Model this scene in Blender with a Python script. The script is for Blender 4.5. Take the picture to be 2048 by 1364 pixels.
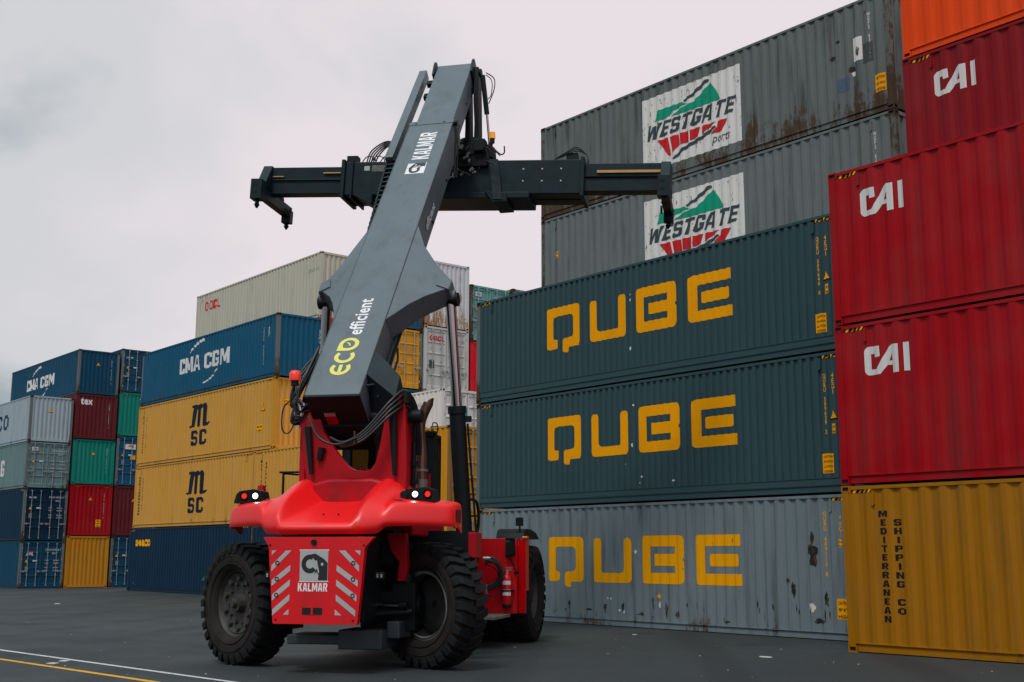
import bpy, bmesh, math, random
from mathutils import Matrix, Vector
random.seed(7)
R = math.radians
for o in list(bpy.data.objects): bpy.data.objects.remove(o)
scn = bpy.context.scene
col = scn.collection

# ------------------------------------------------------------------ camera
F_PX, PITCH, ROLL, YAW, CAM_H = 2415.0, R(10.07), R(.09), R(140.5), 1.66
fw = Vector((math.cos(PITCH) * math.cos(YAW), math.cos(PITCH) * math.sin(YAW), math.sin(PITCH)))
rt = Vector((math.sin(YAW), -math.cos(YAW), 0)); up = rt.cross(fw)
rt2 = rt * math.cos(ROLL) + up * math.sin(ROLL); up2 = -rt * math.sin(ROLL) + up * math.cos(ROLL)
cam_d = bpy.data.cameras.new('camera'); cam = bpy.data.objects.new('camera', cam_d); col.objects.link(cam)
cam_d.sensor_width = 36; cam_d.lens = 36 * F_PX / 2048; cam_d.clip_end = 4000; cam_d.clip_start = .1
cam.matrix_world = Matrix(((rt2.x, up2.x, -fw.x, 0), (rt2.y, up2.y, -fw.y, 0), (rt2.z, up2.z, -fw.z, CAM_H), (0, 0, 0, 1)))
scn.camera = cam

# ------------------------------------------------------------------ sky and sun (bright overcast)
SUN_EL, SUN_AZ = R(58), R(-62)          # azimuth of the sun, measured from +X
world = bpy.data.worlds.new('World'); scn.world = world; world.use_nodes = True
wn, wl = world.node_tree.nodes, world.node_tree.links
wn.clear()
wout = wn.new('ShaderNodeOutputWorld'); bg = wn.new('ShaderNodeBackground'); wl.new(bg.outputs[0], wout.inputs[0])
sky = wn.new('ShaderNodeTexSky'); sky.sky_type = 'NISHITA'; sky.sun_disc = False
sky.sun_elevation = SUN_EL; sky.sun_rotation = R(90) - SUN_AZ; sky.dust_density = 4; sky.air_density = 1
skm = wn.new('ShaderNodeVectorMath'); skm.operation = 'SCALE'; skm.inputs['Scale'].default_value = .08
wl.new(sky.outputs[0], skm.inputs[0])
wtc = wn.new('ShaderNodeTexCoord')
wmp = wn.new('ShaderNodeMapping'); wmp.inputs['Scale'].default_value = (1, 1, 1.6); wmp.inputs['Location'].default_value = (.3, .1, .4)
wl.new(wtc.outputs['Generated'], wmp.inputs[0])
n1 = wn.new('ShaderNodeTexNoise'); n1.inputs['Scale'].default_value = 2.6; n1.inputs['Detail'].default_value = 6; n1.inputs['Roughness'].default_value = .5
n1.inputs['Distortion'].default_value = .25
wl.new(wmp.outputs[0], n1.inputs['Vector'])
# clouds are heavier towards the left of the yard
dt = wn.new('ShaderNodeVectorMath'); dt.operation = 'DOT_PRODUCT'; dt.inputs[1].default_value = (-rt.x, -rt.y, -.12)
wl.new(wtc.outputs['Generated'], dt.inputs[0])
dm = wn.new('ShaderNodeMapRange'); dm.inputs['From Min'].default_value = -.1; dm.inputs['From Max'].default_value = .42
dm.inputs['To Min'].default_value = -.22; dm.inputs['To Max'].default_value = .2
wl.new(dt.outputs['Value'], dm.inputs['Value'])
ad = wn.new('ShaderNodeMath'); ad.operation = 'ADD'; wl.new(n1.outputs['Fac'], ad.inputs[0]); wl.new(dm.outputs[0], ad.inputs[1])
cr = wn.new('ShaderNodeValToRGB'); cr.color_ramp.interpolation = 'EASE'
cr.color_ramp.elements[0].position = .36; cr.color_ramp.elements[0].color = (.80, .735, .772, 1)
cr.color_ramp.elements[1].position = .70; cr.color_ramp.elements[1].color = (.33, .395, .425, 1)
e = cr.color_ramp.elements.new(.56); e.color = (.64, .645, .67, 1)
wl.new(ad.outputs[0], cr.inputs[0])
wmx = wn.new('ShaderNodeMix'); wmx.data_type = 'RGBA'; wmx.inputs[0].default_value = .96
wl.new(skm.outputs[0], wmx.inputs[6]); wse = wn.new('ShaderNodeSeparateXYZ'); wl.new(wtc.outputs['Generated'], wse.inputs[0])
wzr = wn.new('ShaderNodeMapRange'); wzr.inputs['From Min'].default_value = .52; wzr.inputs['From Max'].default_value = .85; wl.new(wse.outputs['Z'], wzr.inputs['Value'])
wzm = wn.new('ShaderNodeMix'); wzm.data_type = 'RGBA'; wzm.inputs[7].default_value = (.60, .78, .82, 1); wl.new(wzr.outputs[0], wzm.inputs[0]); wl.new(cr.outputs[0], wzm.inputs[6])
wl.new(wzm.outputs[2], wmx.inputs[7]); wl.new(wmx.outputs[2], bg.inputs[0])
bg.inputs[1].default_value = .84

sun_d = bpy.data.lights.new('sun', 'SUN'); sun = bpy.data.objects.new('sun', sun_d); col.objects.link(sun)
sun_d.energy = 1.5; sun_d.angle = R(14); sun_d.color = (1, .96, .9)
sdir = Vector((math.cos(SUN_EL) * math.cos(SUN_AZ), math.cos(SUN_EL) * math.sin(SUN_AZ), math.sin(SUN_EL)))
sun.rotation_mode = 'QUATERNION'; sun.rotation_quaternion = sdir.to_track_quat('Z', 'Y'); sun.location = (0, 0, 40)
scn.view_settings.view_transform = 'Standard'; scn.view_settings.look = 'None'
scn.view_settings.exposure = .30; scn.view_settings.gamma = 1
scn.cycles.max_bounces = 6; scn.cycles.caustics_reflective = False; scn.cycles.caustics_refractive = False

# ------------------------------------------------------------------ mesh helpers
class MB:
    def __init__(self): self.v = []; self.f = []; self.m = []
    def add(self, vs, fs, mi=0):
        b = len(self.v); self.v += [tuple(x) for x in vs]; self.f += [tuple(b + i for i in f) for f in fs]; self.m += [mi] * len(fs); return self
    def box(self, x0, x1, y0, y1, z0, z1, mi=0, T=None):
        vs = [Vector((x, y, z)) for z in (z0, z1) for y in (y0, y1) for x in (x0, x1)]
        if T: vs = [T(*v) if callable(T) else T @ v for v in vs]
        return self.add(vs, [(0, 2, 3, 1), (4, 5, 7, 6), (0, 1, 5, 4), (2, 6, 7, 3), (0, 4, 6, 2), (1, 3, 7, 5)], mi)
    def hexa(self, a, b, mi=0):      # two quads, matching order
        return self.add(list(a) + list(b), [(3, 2, 1, 0), (4, 5, 6, 7), (0, 1, 5, 4), (1, 2, 6, 5), (2, 3, 7, 6), (3, 0, 4, 7)], mi)
    def prism(self, poly, lo, hi, axis='y', mi=0, T=None):
        def P(a, b, c): return {'x': (c, a, b), 'y': (a, c, b), 'z': (a, b, c)}[axis]
        n = len(poly)
        vs = [Vector(P(a, b, lo)) for a, b in poly] + [Vector(P(a, b, hi)) for a, b in poly]
        if T: vs = [T(*v) if callable(T) else T @ v for v in vs]
        return self.add(vs, [tuple(range(n))[::-1], tuple(range(n, 2 * n))] + [(i, (i + 1) % n, n + (i + 1) % n, n + i) for i in range(n)], mi)
    def cyl(self, p0, p1, r0, r1=None, n=20, mi=0, caps=True):
        r1 = r0 if r1 is None else r1
        p0, p1 = Vector(p0), Vector(p1); d = (p1 - p0).normalized()
        a = d.orthogonal().normalized(); b = d.cross(a)
        vs = [p + (a * math.cos(t) + b * math.sin(t)) * r for p, r in ((p0, r0), (p1, r1)) for t in [2 * math.pi * i / n for i in range(n)]]
        fs = [(i, (i + 1) % n, n + (i + 1) % n, n + i) for i in range(n)]
        if caps: fs += [tuple(range(n))[::-1], tuple(range(n, 2 * n))]
        return self.add(vs, fs, mi)
    def tube(self, pts, r, n=8, mi=0, steps=6):
        P = [Vector(p) for p in pts]
        if len(P) > 2:
            Q = []
            for i in range(len(P) - 1):
                p0, p1, p2, p3 = P[max(i - 1, 0)], P[i], P[i + 1], P[min(i + 2, len(P) - 1)]
                for k in range(steps):
                    t = k / steps
                    Q.append(.5 * ((2 * p1) + (p2 - p0) * t + (2 * p0 - 5 * p1 + 4 * p2 - p3) * t * t + (3 * p1 - p0 - 3 * p2 + p3) * t ** 3))
            P = Q + [P[-1]]
        rs = r if isinstance(r, (list, tuple)) else None
        vs, fs = [], []
        a = None
        for i, p in enumerate(P):
            d = (P[min(i + 1, len(P) - 1)] - P[max(i - 1, 0)]).normalized()
            a = d.orthogonal().normalized() if a is None else (a - d * a.dot(d)).normalized()
            b = d.cross(a)
            rr = r if rs is None else rs[0] + (rs[1] - rs[0]) * i / (len(P) - 1)
            vs += [p + (a * math.cos(2 * math.pi * k / n) + b * math.sin(2 * math.pi * k / n)) * rr for k in range(n)]
        for i in range(len(P) - 1):
            fs += [(i * n + k, i * n + (k + 1) % n, (i + 1) * n + (k + 1) % n, (i + 1) * n + k) for k in range(n)]
        fs += [tuple(range(n))[::-1], tuple(range((len(P) - 1) * n, len(P) * n))]
        return self.add(vs, fs, mi)
    def lathe(self, prof, n=48, T=None, mi=0):       # profile of (axial x, radius), axis = local X
        vs = []
        for k in range(n):
            t = 2 * math.pi * k / n
            vs += [Vector((x, r * math.cos(t), r * math.sin(t))) for x, r in prof]
        m = len(prof)
        if T: vs = [T @ v for v in vs]
        fs = [(k * m + i, k * m + i + 1, ((k + 1) % n) * m + i + 1, ((k + 1) % n) * m + i) for k in range(n) for i in range(m - 1)]
        return self.add(vs, fs, mi)
    def build(self, name, mats, parent=None, smooth=None, bevel=0, sub=0, T=None, solid=0, segs=2):
        me = bpy.data.meshes.new(name)
        me.from_pydata([tuple(T @ Vector(v)) for v in self.v] if T else self.v, [], self.f)
        for m in (mats if isinstance(mats, (list, tuple)) else [mats]): me.materials.append(m)
        me.polygons.foreach_set('material_index', self.m)
        bm = bmesh.new(); bm.from_mesh(me); bmesh.ops.recalc_face_normals(bm, faces=bm.faces); bm.to_mesh(me); bm.free()
        o = bpy.data.objects.new(name, me); col.objects.link(o)
        if parent: o.parent = parent
        if smooth is not None:
            me.polygons.foreach_set('use_smooth', [True] * len(me.polygons))
            if smooth < 180: me.set_sharp_from_angle(angle=R(smooth))
        if solid: m = o.modifiers.new('solid', 'SOLIDIFY'); m.thickness = solid; m.offset = -1
        if bevel:
            m = o.modifiers.new('bevel', 'BEVEL'); m.width = bevel; m.segments = segs; m.limit_method = 'ANGLE'; m.angle_limit = R(35)
            me.polygons.foreach_set('use_smooth', [True] * len(me.polygons)); m.harden_normals = True
        if sub: m = o.modifiers.new('sub', 'SUBSURF'); m.levels = m.render_levels = sub
        return o

def tag(o, label=None, cat=None, group=None, kind=None):
    if label: o['label'] = label
    if cat: o['category'] = cat
    if group: o['group'] = group
    if kind: o['kind'] = kind
    return o
def empty(name, loc=(0, 0, 0), rz=0, parent=None):
    o = bpy.data.objects.new(name, None); col.objects.link(o); o.location = loc; o.rotation_euler = (0, 0, rz)
    o.empty_display_size = .3
    if parent: o.parent = parent
    return o

# ------------------------------------------------------------------ materials
MATS = {}
def s2l(c):
    return tuple(((x / 255) / 12.92 if x / 255 <= .04045 else ((x / 255 + .055) / 1.055) ** 2.4) for x in c)
def mat(name, rgb, rough=.5, metal=0, var=.12, vscale=3, emis=None, spec=.5, bump=0, bscale=40, coat=0, dirt=0):
    if name in MATS: return MATS[name]
    m = bpy.data.materials.new(name); m.use_nodes = True; MATS[name] = m
    nt = m.node_tree; N, L = nt.nodes, nt.links; b = N['Principled BSDF']
    b.inputs['Roughness'].default_value = rough; b.inputs['Metallic'].default_value = metal
    b.inputs['Specular IOR Level'].default_value = spec; b.inputs['Coat Weight'].default_value = coat; b.inputs['Coat Roughness'].default_value = .3
    tc = N.new('ShaderNodeTexCoord'); ns = N.new('ShaderNodeTexNoise'); ns.inputs['Scale'].default_value = vscale; ns.inputs['Detail'].default_value = 6
    L.new(tc.outputs['Object'], ns.inputs['Vector'])
    mr = N.new('ShaderNodeMapRange'); mr.inputs['From Min'].default_value = .25; mr.inputs['From Max'].default_value = .75
    mr.inputs['To Min'].default_value = 1 - var; mr.inputs['To Max'].default_value = 1 + var
    L.new(ns.outputs['Fac'], mr.inputs['Value'])
    sc = N.new('ShaderNodeVectorMath'); sc.operation = 'SCALE'; sc.inputs[0].default_value = rgb
    L.new(mr.outputs[0], sc.inputs['Scale']); L.new(sc.outputs[0], b.inputs['Base Color'])
    if dirt:
        prev = sc.outputs[0]
        for scl, vec, lo, hi, amt, cc in ((3.2, (1, 1, .25), .50, .72, dirt, (.020, .018, .016)), (14, (1, 1, .6), .66, .70, dirt, tuple(min(.8, c * .5 + .09) for c in rgb)), (1.3, (1, 1, 1), .45, .7, dirt * .5, tuple(c * .5 + .012 for c in rgb))):
            mp = N.new('ShaderNodeMapping'); mp.inputs['Scale'].default_value = vec; L.new(tc.outputs['Object'], mp.inputs[0])
            nn = N.new('ShaderNodeTexNoise'); nn.inputs['Scale'].default_value = scl; nn.inputs['Detail'].default_value = 9; nn.inputs['Roughness'].default_value = .68; L.new(mp.outputs[0], nn.inputs['Vector'])
            r_ = N.new('ShaderNodeMapRange'); r_.inputs['From Min'].default_value = lo; r_.inputs['From Max'].default_value = hi; r_.inputs['To Max'].default_value = amt; L.new(nn.outputs['Fac'], r_.inputs['Value'])
            mm = N.new('ShaderNodeMix'); mm.data_type = 'RGBA'; L.new(r_.outputs[0], mm.inputs[0]); L.new(prev, mm.inputs[6]); mm.inputs[7].default_value = (*cc, 1); prev = mm.outputs[2]
        L.new(prev, b.inputs['Base Color'])
    if bump:
        n2 = N.new('ShaderNodeTexNoise'); n2.inputs['Scale'].default_value = bscale; n2.inputs['Detail'].default_value = 8
        bp = N.new('ShaderNodeBump'); bp.inputs['Strength'].default_value = bump; bp.inputs['Distance'].default_value = .01
        L.new(tc.outputs['Object'], n2.inputs['Vector']); L.new(n2.outputs['Fac'], bp.inputs['Height']); L.new(bp.outputs[0], b.inputs['Normal'])
    if emis: b.inputs['Emission Color'].default_value = (*emis[0], 1); b.inputs['Emission Strength'].default_value = emis[1]
    return m

def paint(name, rgb, rust=.1, grime=.3, rough=.5, dents=.3, fade=.15, grime_rgb=(.03, .032, .028), low=1.0, rcols=((.022, .014, .009), (.11, .055, .025)), sw=.55, scuff=.5):
    """weathered container paint: blotchy fading, vertical run-off streaks, rust that starts at the bottom edge, chips"""
    if name in MATS: return MATS[name]
    m = bpy.data.materials.new(name); m.use_nodes = True; MATS[name] = m
    N, L = m.node_tree.nodes, m.node_tree.links; b = N['Principled BSDF']
    b.inputs['Specular IOR Level'].default_value = .15
    tc = N.new('ShaderNodeTexCoord'); oi = N.new('ShaderNodeObjectInfo')
    par = N.new('ShaderNodeVectorMath'); par.operation = 'MULTIPLY_ADD'
    par.inputs[1].default_value = (1, 1, 1); L.new(tc.outputs['Object'], par.inputs[0])
    ge = N.new('ShaderNodeNewGeometry')
    # world position moves the pattern from container to container but is continuous over one container
    L.new(ge.outputs['Position'], par.inputs[0]); par.inputs[2].default_value = (0, 0, 0)
    def noise(scale, vec, detail=6, rgh=.55):
        mp = N.new('ShaderNodeMapping'); mp.inputs['Scale'].default_value = vec; L.new(par.outputs[0], mp.inputs[0])
        n = N.new('ShaderNodeTexNoise'); n.inputs['Scale'].default_value = scale; n.inputs['Detail'].default_value = detail; n.inputs['Roughness'].default_value = rgh
        L.new(mp.outputs[0], n.inputs['Vector']); return n.outputs['Fac']
    def rng(x, a, b_, c=0, d=1):
        r = N.new('ShaderNodeMapRange'); r.interpolation_type = 'SMOOTHSTEP'
        for k, v in zip(('From Min', 'From Max', 'To Min', 'To Max'), (a, b_, c, d)): r.inputs[k].default_value = v
        L.new(x, r.inputs['Value']); return r.outputs[0]
    def math_(op, a, b_):
        n = N.new('ShaderNodeMath'); n.operation = op; n.use_clamp = op != 'MULTIPLY'
        for i, x in enumerate((a, b_)):
            if isinstance(x, (int, float)): n.inputs[i].default_value = x
            else: L.new(x, n.inputs[i])
        return n.outputs[0]
    def mix(f, a, c):
        n = N.new('ShaderNodeMix'); n.data_type = 'RGBA'
        if isinstance(f, (int, float)): n.inputs[0].default_value = f
        else: L.new(f, n.inputs[0])
        for i, x in ((6, a), (7, c)):
            if isinstance(x, tuple): n.inputs[i].default_value = (*x, 1)
            else: L.new(x, n.inputs[i])
        return n.outputs[2]
    blot, streak, fine = noise(.7, (1, 1, 1)), noise(5, (1, 1, .09), 5), noise(9, (1, 1, .5), 8, .7)
    g = sum(rgb) / 3
    faded = tuple(min(.9, c * .9 + g * .1 + .008) for c in rgb)
    c1 = mix(math_('MULTIPLY', rng(blot, .35, .7), fade * 2.2), rgb, faded)
    c2 = mix(math_('MULTIPLY', rng(streak, .48, .78), grime), c1, grime_rgb)
    sp = N.new('ShaderNodeSeparateXYZ'); L.new(tc.outputs['Object'], sp.inputs[0])
    lowm = math_('MULTIPLY', rng(sp.outputs['Z'], 1.25 * low, 0, 0, .34), rng(noise(.45, (1, 1, 1), 2), .25, .65, .35, 1))
    rv = math_('ADD', math_('MULTIPLY', fine, .6), math_('MULTIPLY', streak, sw))
    rv = math_('ADD', rv, lowm)
    thr = .98 - .32 * rust
    rm = rng(rv, thr, thr + .11)
    rcol = mix(fine, *rcols)
    c3 = mix(math_('MULTIPLY', rm, .9 if rust > 0 else 0), c2, rcol)
    chip = math_('MULTIPLY', rng(noise(7, (1, 1, .22), 9, .78), .665, .70), scuff)
    c3 = mix(chip, c3, tuple(min(.8, c * .6 + .10) for c in rgb))
    dk = math_('MULTIPLY', rng(noise(2.3, (1.2, 1.2, .5), 9, .75), .63, .72), scuff * .8)
    c3 = mix(dk, c3, tuple(c * .35 for c in rgb))
    L.new(c3, b.inputs['Base Color'])
    L.new(rng(rm, 0, 1, rough, .85), b.inputs['Roughness'])
    bp = N.new('ShaderNodeBump'); bp.inputs['Strength'].default_value = dents; bp.inputs['Distance'].default_value = .03
    L.new(noise(1.6, (1, 1, .6), 3), bp.inputs['Height']); L.new(bp.outputs[0], b.inputs['Normal'])
    return m

def decal_paint(name, rgb, wear=.1, rough=.55):
    """sign paint / sticker that has flaked here and there"""
    if name in MATS: return MATS[name]
    m = bpy.data.materials.new(name); m.use_nodes = True; MATS[name] = m
    N, L = m.node_tree.nodes, m.node_tree.links; b = N['Principled BSDF']; b.inputs['Roughness'].default_value = rough
    b.inputs['Specular IOR Level'].default_value = .1
    ge = N.new('ShaderNodeNewGeometry'); mp = N.new('ShaderNodeMapping'); mp.inputs['Scale'].default_value = (1, 1, .35)
    L.new(ge.outputs['Position'], mp.inputs[0])
    n = N.new('ShaderNodeTexNoise'); n.inputs['Scale'].default_value = 11; n.inputs['Detail'].default_value = 9; n.inputs['Roughness'].default_value = .72
    L.new(mp.outputs[0], n.inputs['Vector'])
    r = N.new('ShaderNodeMapRange'); r.inputs['From Min'].default_value = .70 - wear * .6; r.inputs['From Max'].default_value = .74 - wear * .6
    L.new(n.outputs['Fac'], r.inputs['Value'])
    n2 = N.new('ShaderNodeTexNoise'); n2.inputs['Scale'].default_value = 2; n2.inputs['Detail'].default_value = 4; L.new(mp.outputs[0], n2.inputs['Vector'])
    m1 = N.new('ShaderNodeMix'); m1.data_type = 'RGBA'; m1.inputs[6].default_value = (*rgb, 1); m1.inputs[7].default_value = (*[c * .82 for c in rgb], 1)
    L.new(n2.outputs['Fac'], m1.inputs[0])
    m2 = N.new('ShaderNodeMix'); m2.data_type = 'RGBA'; L.new(r.outputs[0], m2.inputs[0]); L.new(m1.outputs[2], m2.inputs[6]); m2.inputs[7].default_value = (.10, .065, .04, 1)
    L.new(m2.outputs[2], b.inputs['Base Color']); return m

D_WHITE = decal_paint('white_sign_paint', (.72, .71, .70), .06)
D_WHITE_OLD = decal_paint('old_white_sign_paint', (.78, .76, .74), .19)
D_YEL = decal_paint('amber_sign_paint', (.98, .42, .0), .09)
D_BLK = decal_paint('black_sign_paint', (.012, .016, .02), .0)
D_RED = decal_paint('red_sign_paint', (.62, .02, .025), .16)
D_GRN = decal_paint('green_sign_paint', (.006, .33, .20), .13)
D_GRY = decal_paint('slate_sign_paint', (.055, .075, .085), .1)
D_NAVY = decal_paint('navy_sign_paint', (.012, .055, .11), .05)
D_INK = decal_paint('ink_blue_sign_paint', (.010, .020, .034), .04)
D_BLUE = decal_paint('blue_sign_paint', (.02, .12, .35), .05)
D_DIM = decal_paint('grey_stencil_paint', (.22, .23, .23), .1)
M_DARK = mat('black_gap', (.004, .006, .007), .9)
M_STEEL = mat('galvanised_bar', (.33, .35, .36), .5, .6)

# ------------------------------------------------------------------ ground
def asphalt():
    m = bpy.data.materials.new('asphalt'); m.use_nodes = True; N, L = m.node_tree.nodes, m.node_tree.links; b = N['Principled BSDF']
    ge = N.new('ShaderNodeNewGeometry')
    def noise(s, d=6, r=.55, sc=(1, 1, 1), dist=0):
        mp = N.new('ShaderNodeMapping'); mp.inputs['Scale'].default_value = sc; L.new(ge.outputs['Position'], mp.inputs[0])
        n = N.new('ShaderNodeTexNoise'); n.inputs['Scale'].default_value = s; n.inputs['Detail'].default_value = d; n.inputs['Roughness'].default_value = r
        n.inputs['Distortion'].default_value = dist; L.new(mp.outputs[0], n.inputs['Vector']); return n.outputs['Fac']
    def mix(f, a, c, t='MIX'):
        n = N.new('ShaderNodeMix'); n.data_type = 'RGBA'; n.blend_type = t
        (L.new(f, n.inputs[0]) if not isinstance(f, float) else setattr(n.inputs[0], 'default_value', f))
        for i, x in ((6, a), (7, c)):
            if isinstance(x, tuple): n.inputs[i].default_value = (*x, 1)
            else: L.new(x, n.inputs[i])
        return n.outputs[2]
    def rng(x, a, b_, c=0, d=1):
        r = N.new('ShaderNodeMapRange'); r.interpolation_type = 'SMOOTHSTEP'
        for k, v in zip(('From Min', 'From Max', 'To Min', 'To Max'), (a, b_, c, d)): r.inputs[k].default_value = v
        L.new(x, r.inputs['Value']); return r.outputs[0]
    c = mix(rng(noise(.11, 4), .35, .65), (.017, .025, .030), (.029, .038, .043))
    c = mix(rng(noise(.9, 6, .6, (1, 2.2, 1), .6), .42, .68, 0, .55), c, (.019, .024, .028))
    c = mix(rng(noise(38, 5, .75), .38, .72, 0, .8), c, (.060, .067, .07))
    c = mix(rng(noise(2.2, 7, .7, (.25, 2.5, 1), .4), .60, .74, 0, .6), c, (.011, .015, .018))
    # tyre tracks sweep through the yard, fine cracks, dark oily spots
    wv = N.new('ShaderNodeTexWave'); wv.wave_type = 'BANDS'; wv.bands_direction = 'DIAGONAL'; wv.inputs['Scale'].default_value = .16; wv.inputs['Distortion'].default_value = 5; wv.inputs['Detail'].default_value = 2; wv.inputs['Detail Scale'].default_value = .25
    L.new(ge.outputs['Position'], wv.inputs['Vector'])
    c = mix(rng(wv.outputs['Fac'], .80, .97, 0, .35), c, (.012, .016, .019))
    vo = N.new('ShaderNodeTexVoronoi'); vo.feature = 'DISTANCE_TO_EDGE'; vo.inputs['Scale'].default_value = .32
    vd = N.new('ShaderNodeVectorMath'); vd.operation = 'MULTIPLY_ADD'; vd.inputs[1].default_value = (1.2, 1.2, 1.2)
    nv = N.new('ShaderNodeTexNoise'); nv.inputs['Scale'].default_value = 1.1; nv.inputs['Detail'].default_value = 6; L.new(ge.outputs['Position'], nv.inputs['Vector'])
    L.new(nv.outputs['Color'], vd.inputs[0]); L.new(ge.outputs['Position'], vd.inputs[2]); L.new(vd.outputs[0], vo.inputs['Vector'])
    c = mix(rng(vo.outputs['Distance'], .003, .008, .22, 0), c, (.008, .010, .012))
    c = mix(rng(noise(.35, 5, .6), .60, .70, 0, .6), c, (.013, .016, .019))
    L.new(c, b.inputs['Base Color'])
    L.new(rng(noise(.5, 5), .3, .7, .62, .82), b.inputs['Roughness']); b.inputs['Specular IOR Level'].default_value = .35
    bp = N.new('ShaderNodeBump'); bp.inputs['Strength'].default_value = .8; bp.inputs['Distance'].default_value = .014
    L.new(noise(55, 6, .7), bp.inputs['Height']); L.new(bp.outputs[0], b.inputs['Normal'])
    return m
xs, zs = (600, 0, -58, -66, -1500), (0, 0, 0, -.18, -.18)
g = MB(); ys = (-600, 0, 60, 1500)
g.add([(x, y, z) for y in ys for x, z in zip(xs, zs)], [(j * 5 + i, j * 5 + i + 1, (j + 1) * 5 + i + 1, (j + 1) * 5 + i) for j in range(3) for i in range(4)])
tag(g.build('ground', asphalt()), kind='structure')
def unproj(px, py, z=0.0):
    d = fw + rt2 * ((px - 1024) / F_PX) - up2 * ((py - 682) / F_PX); t = (z - CAM_H) / d.z
    return Vector((d.x * t, d.y * t, z))
def line_strip(a, b, w, ext=0):
    d = (b - a).normalized(); n = Vector((-d.y, d.x, 0)) * w / 2; a = a - d * ext; b = b + d * ext
    m = MB(); K = 60
    for i in range(K + 1):
        p = a.lerp(b, i / K); p.z = .004
        j = random.uniform(.9, 1.05)
        m.v += [tuple(p - n * j), tuple(p + n * j)]
    m.f = [(2 * i, 2 * i + 2, 2 * i + 3, 2 * i + 1) for i in range(K)]; m.m = [0] * K
    return m
W0, W1 = Vector((-20.68, 3.93, 0)), Vector((-8.8, 4.0, 0))
W0, W1 = unproj(0, 1300), unproj(455, 1363)
Y0, Y1 = unproj(0, 1318.5), unproj(300, 1363)
tag(line_strip(W0, W1, .10, 30).build('white_lane_line', decal_paint('white_road_paint', (.62, .62, .64), .22)), kind='structure')
tag(line_strip(Y0, Y1, .115, 30).build('yellow_lane_line', decal_paint('yellow_road_paint', (.74, .38, .03), .22)), kind='structure')

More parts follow.
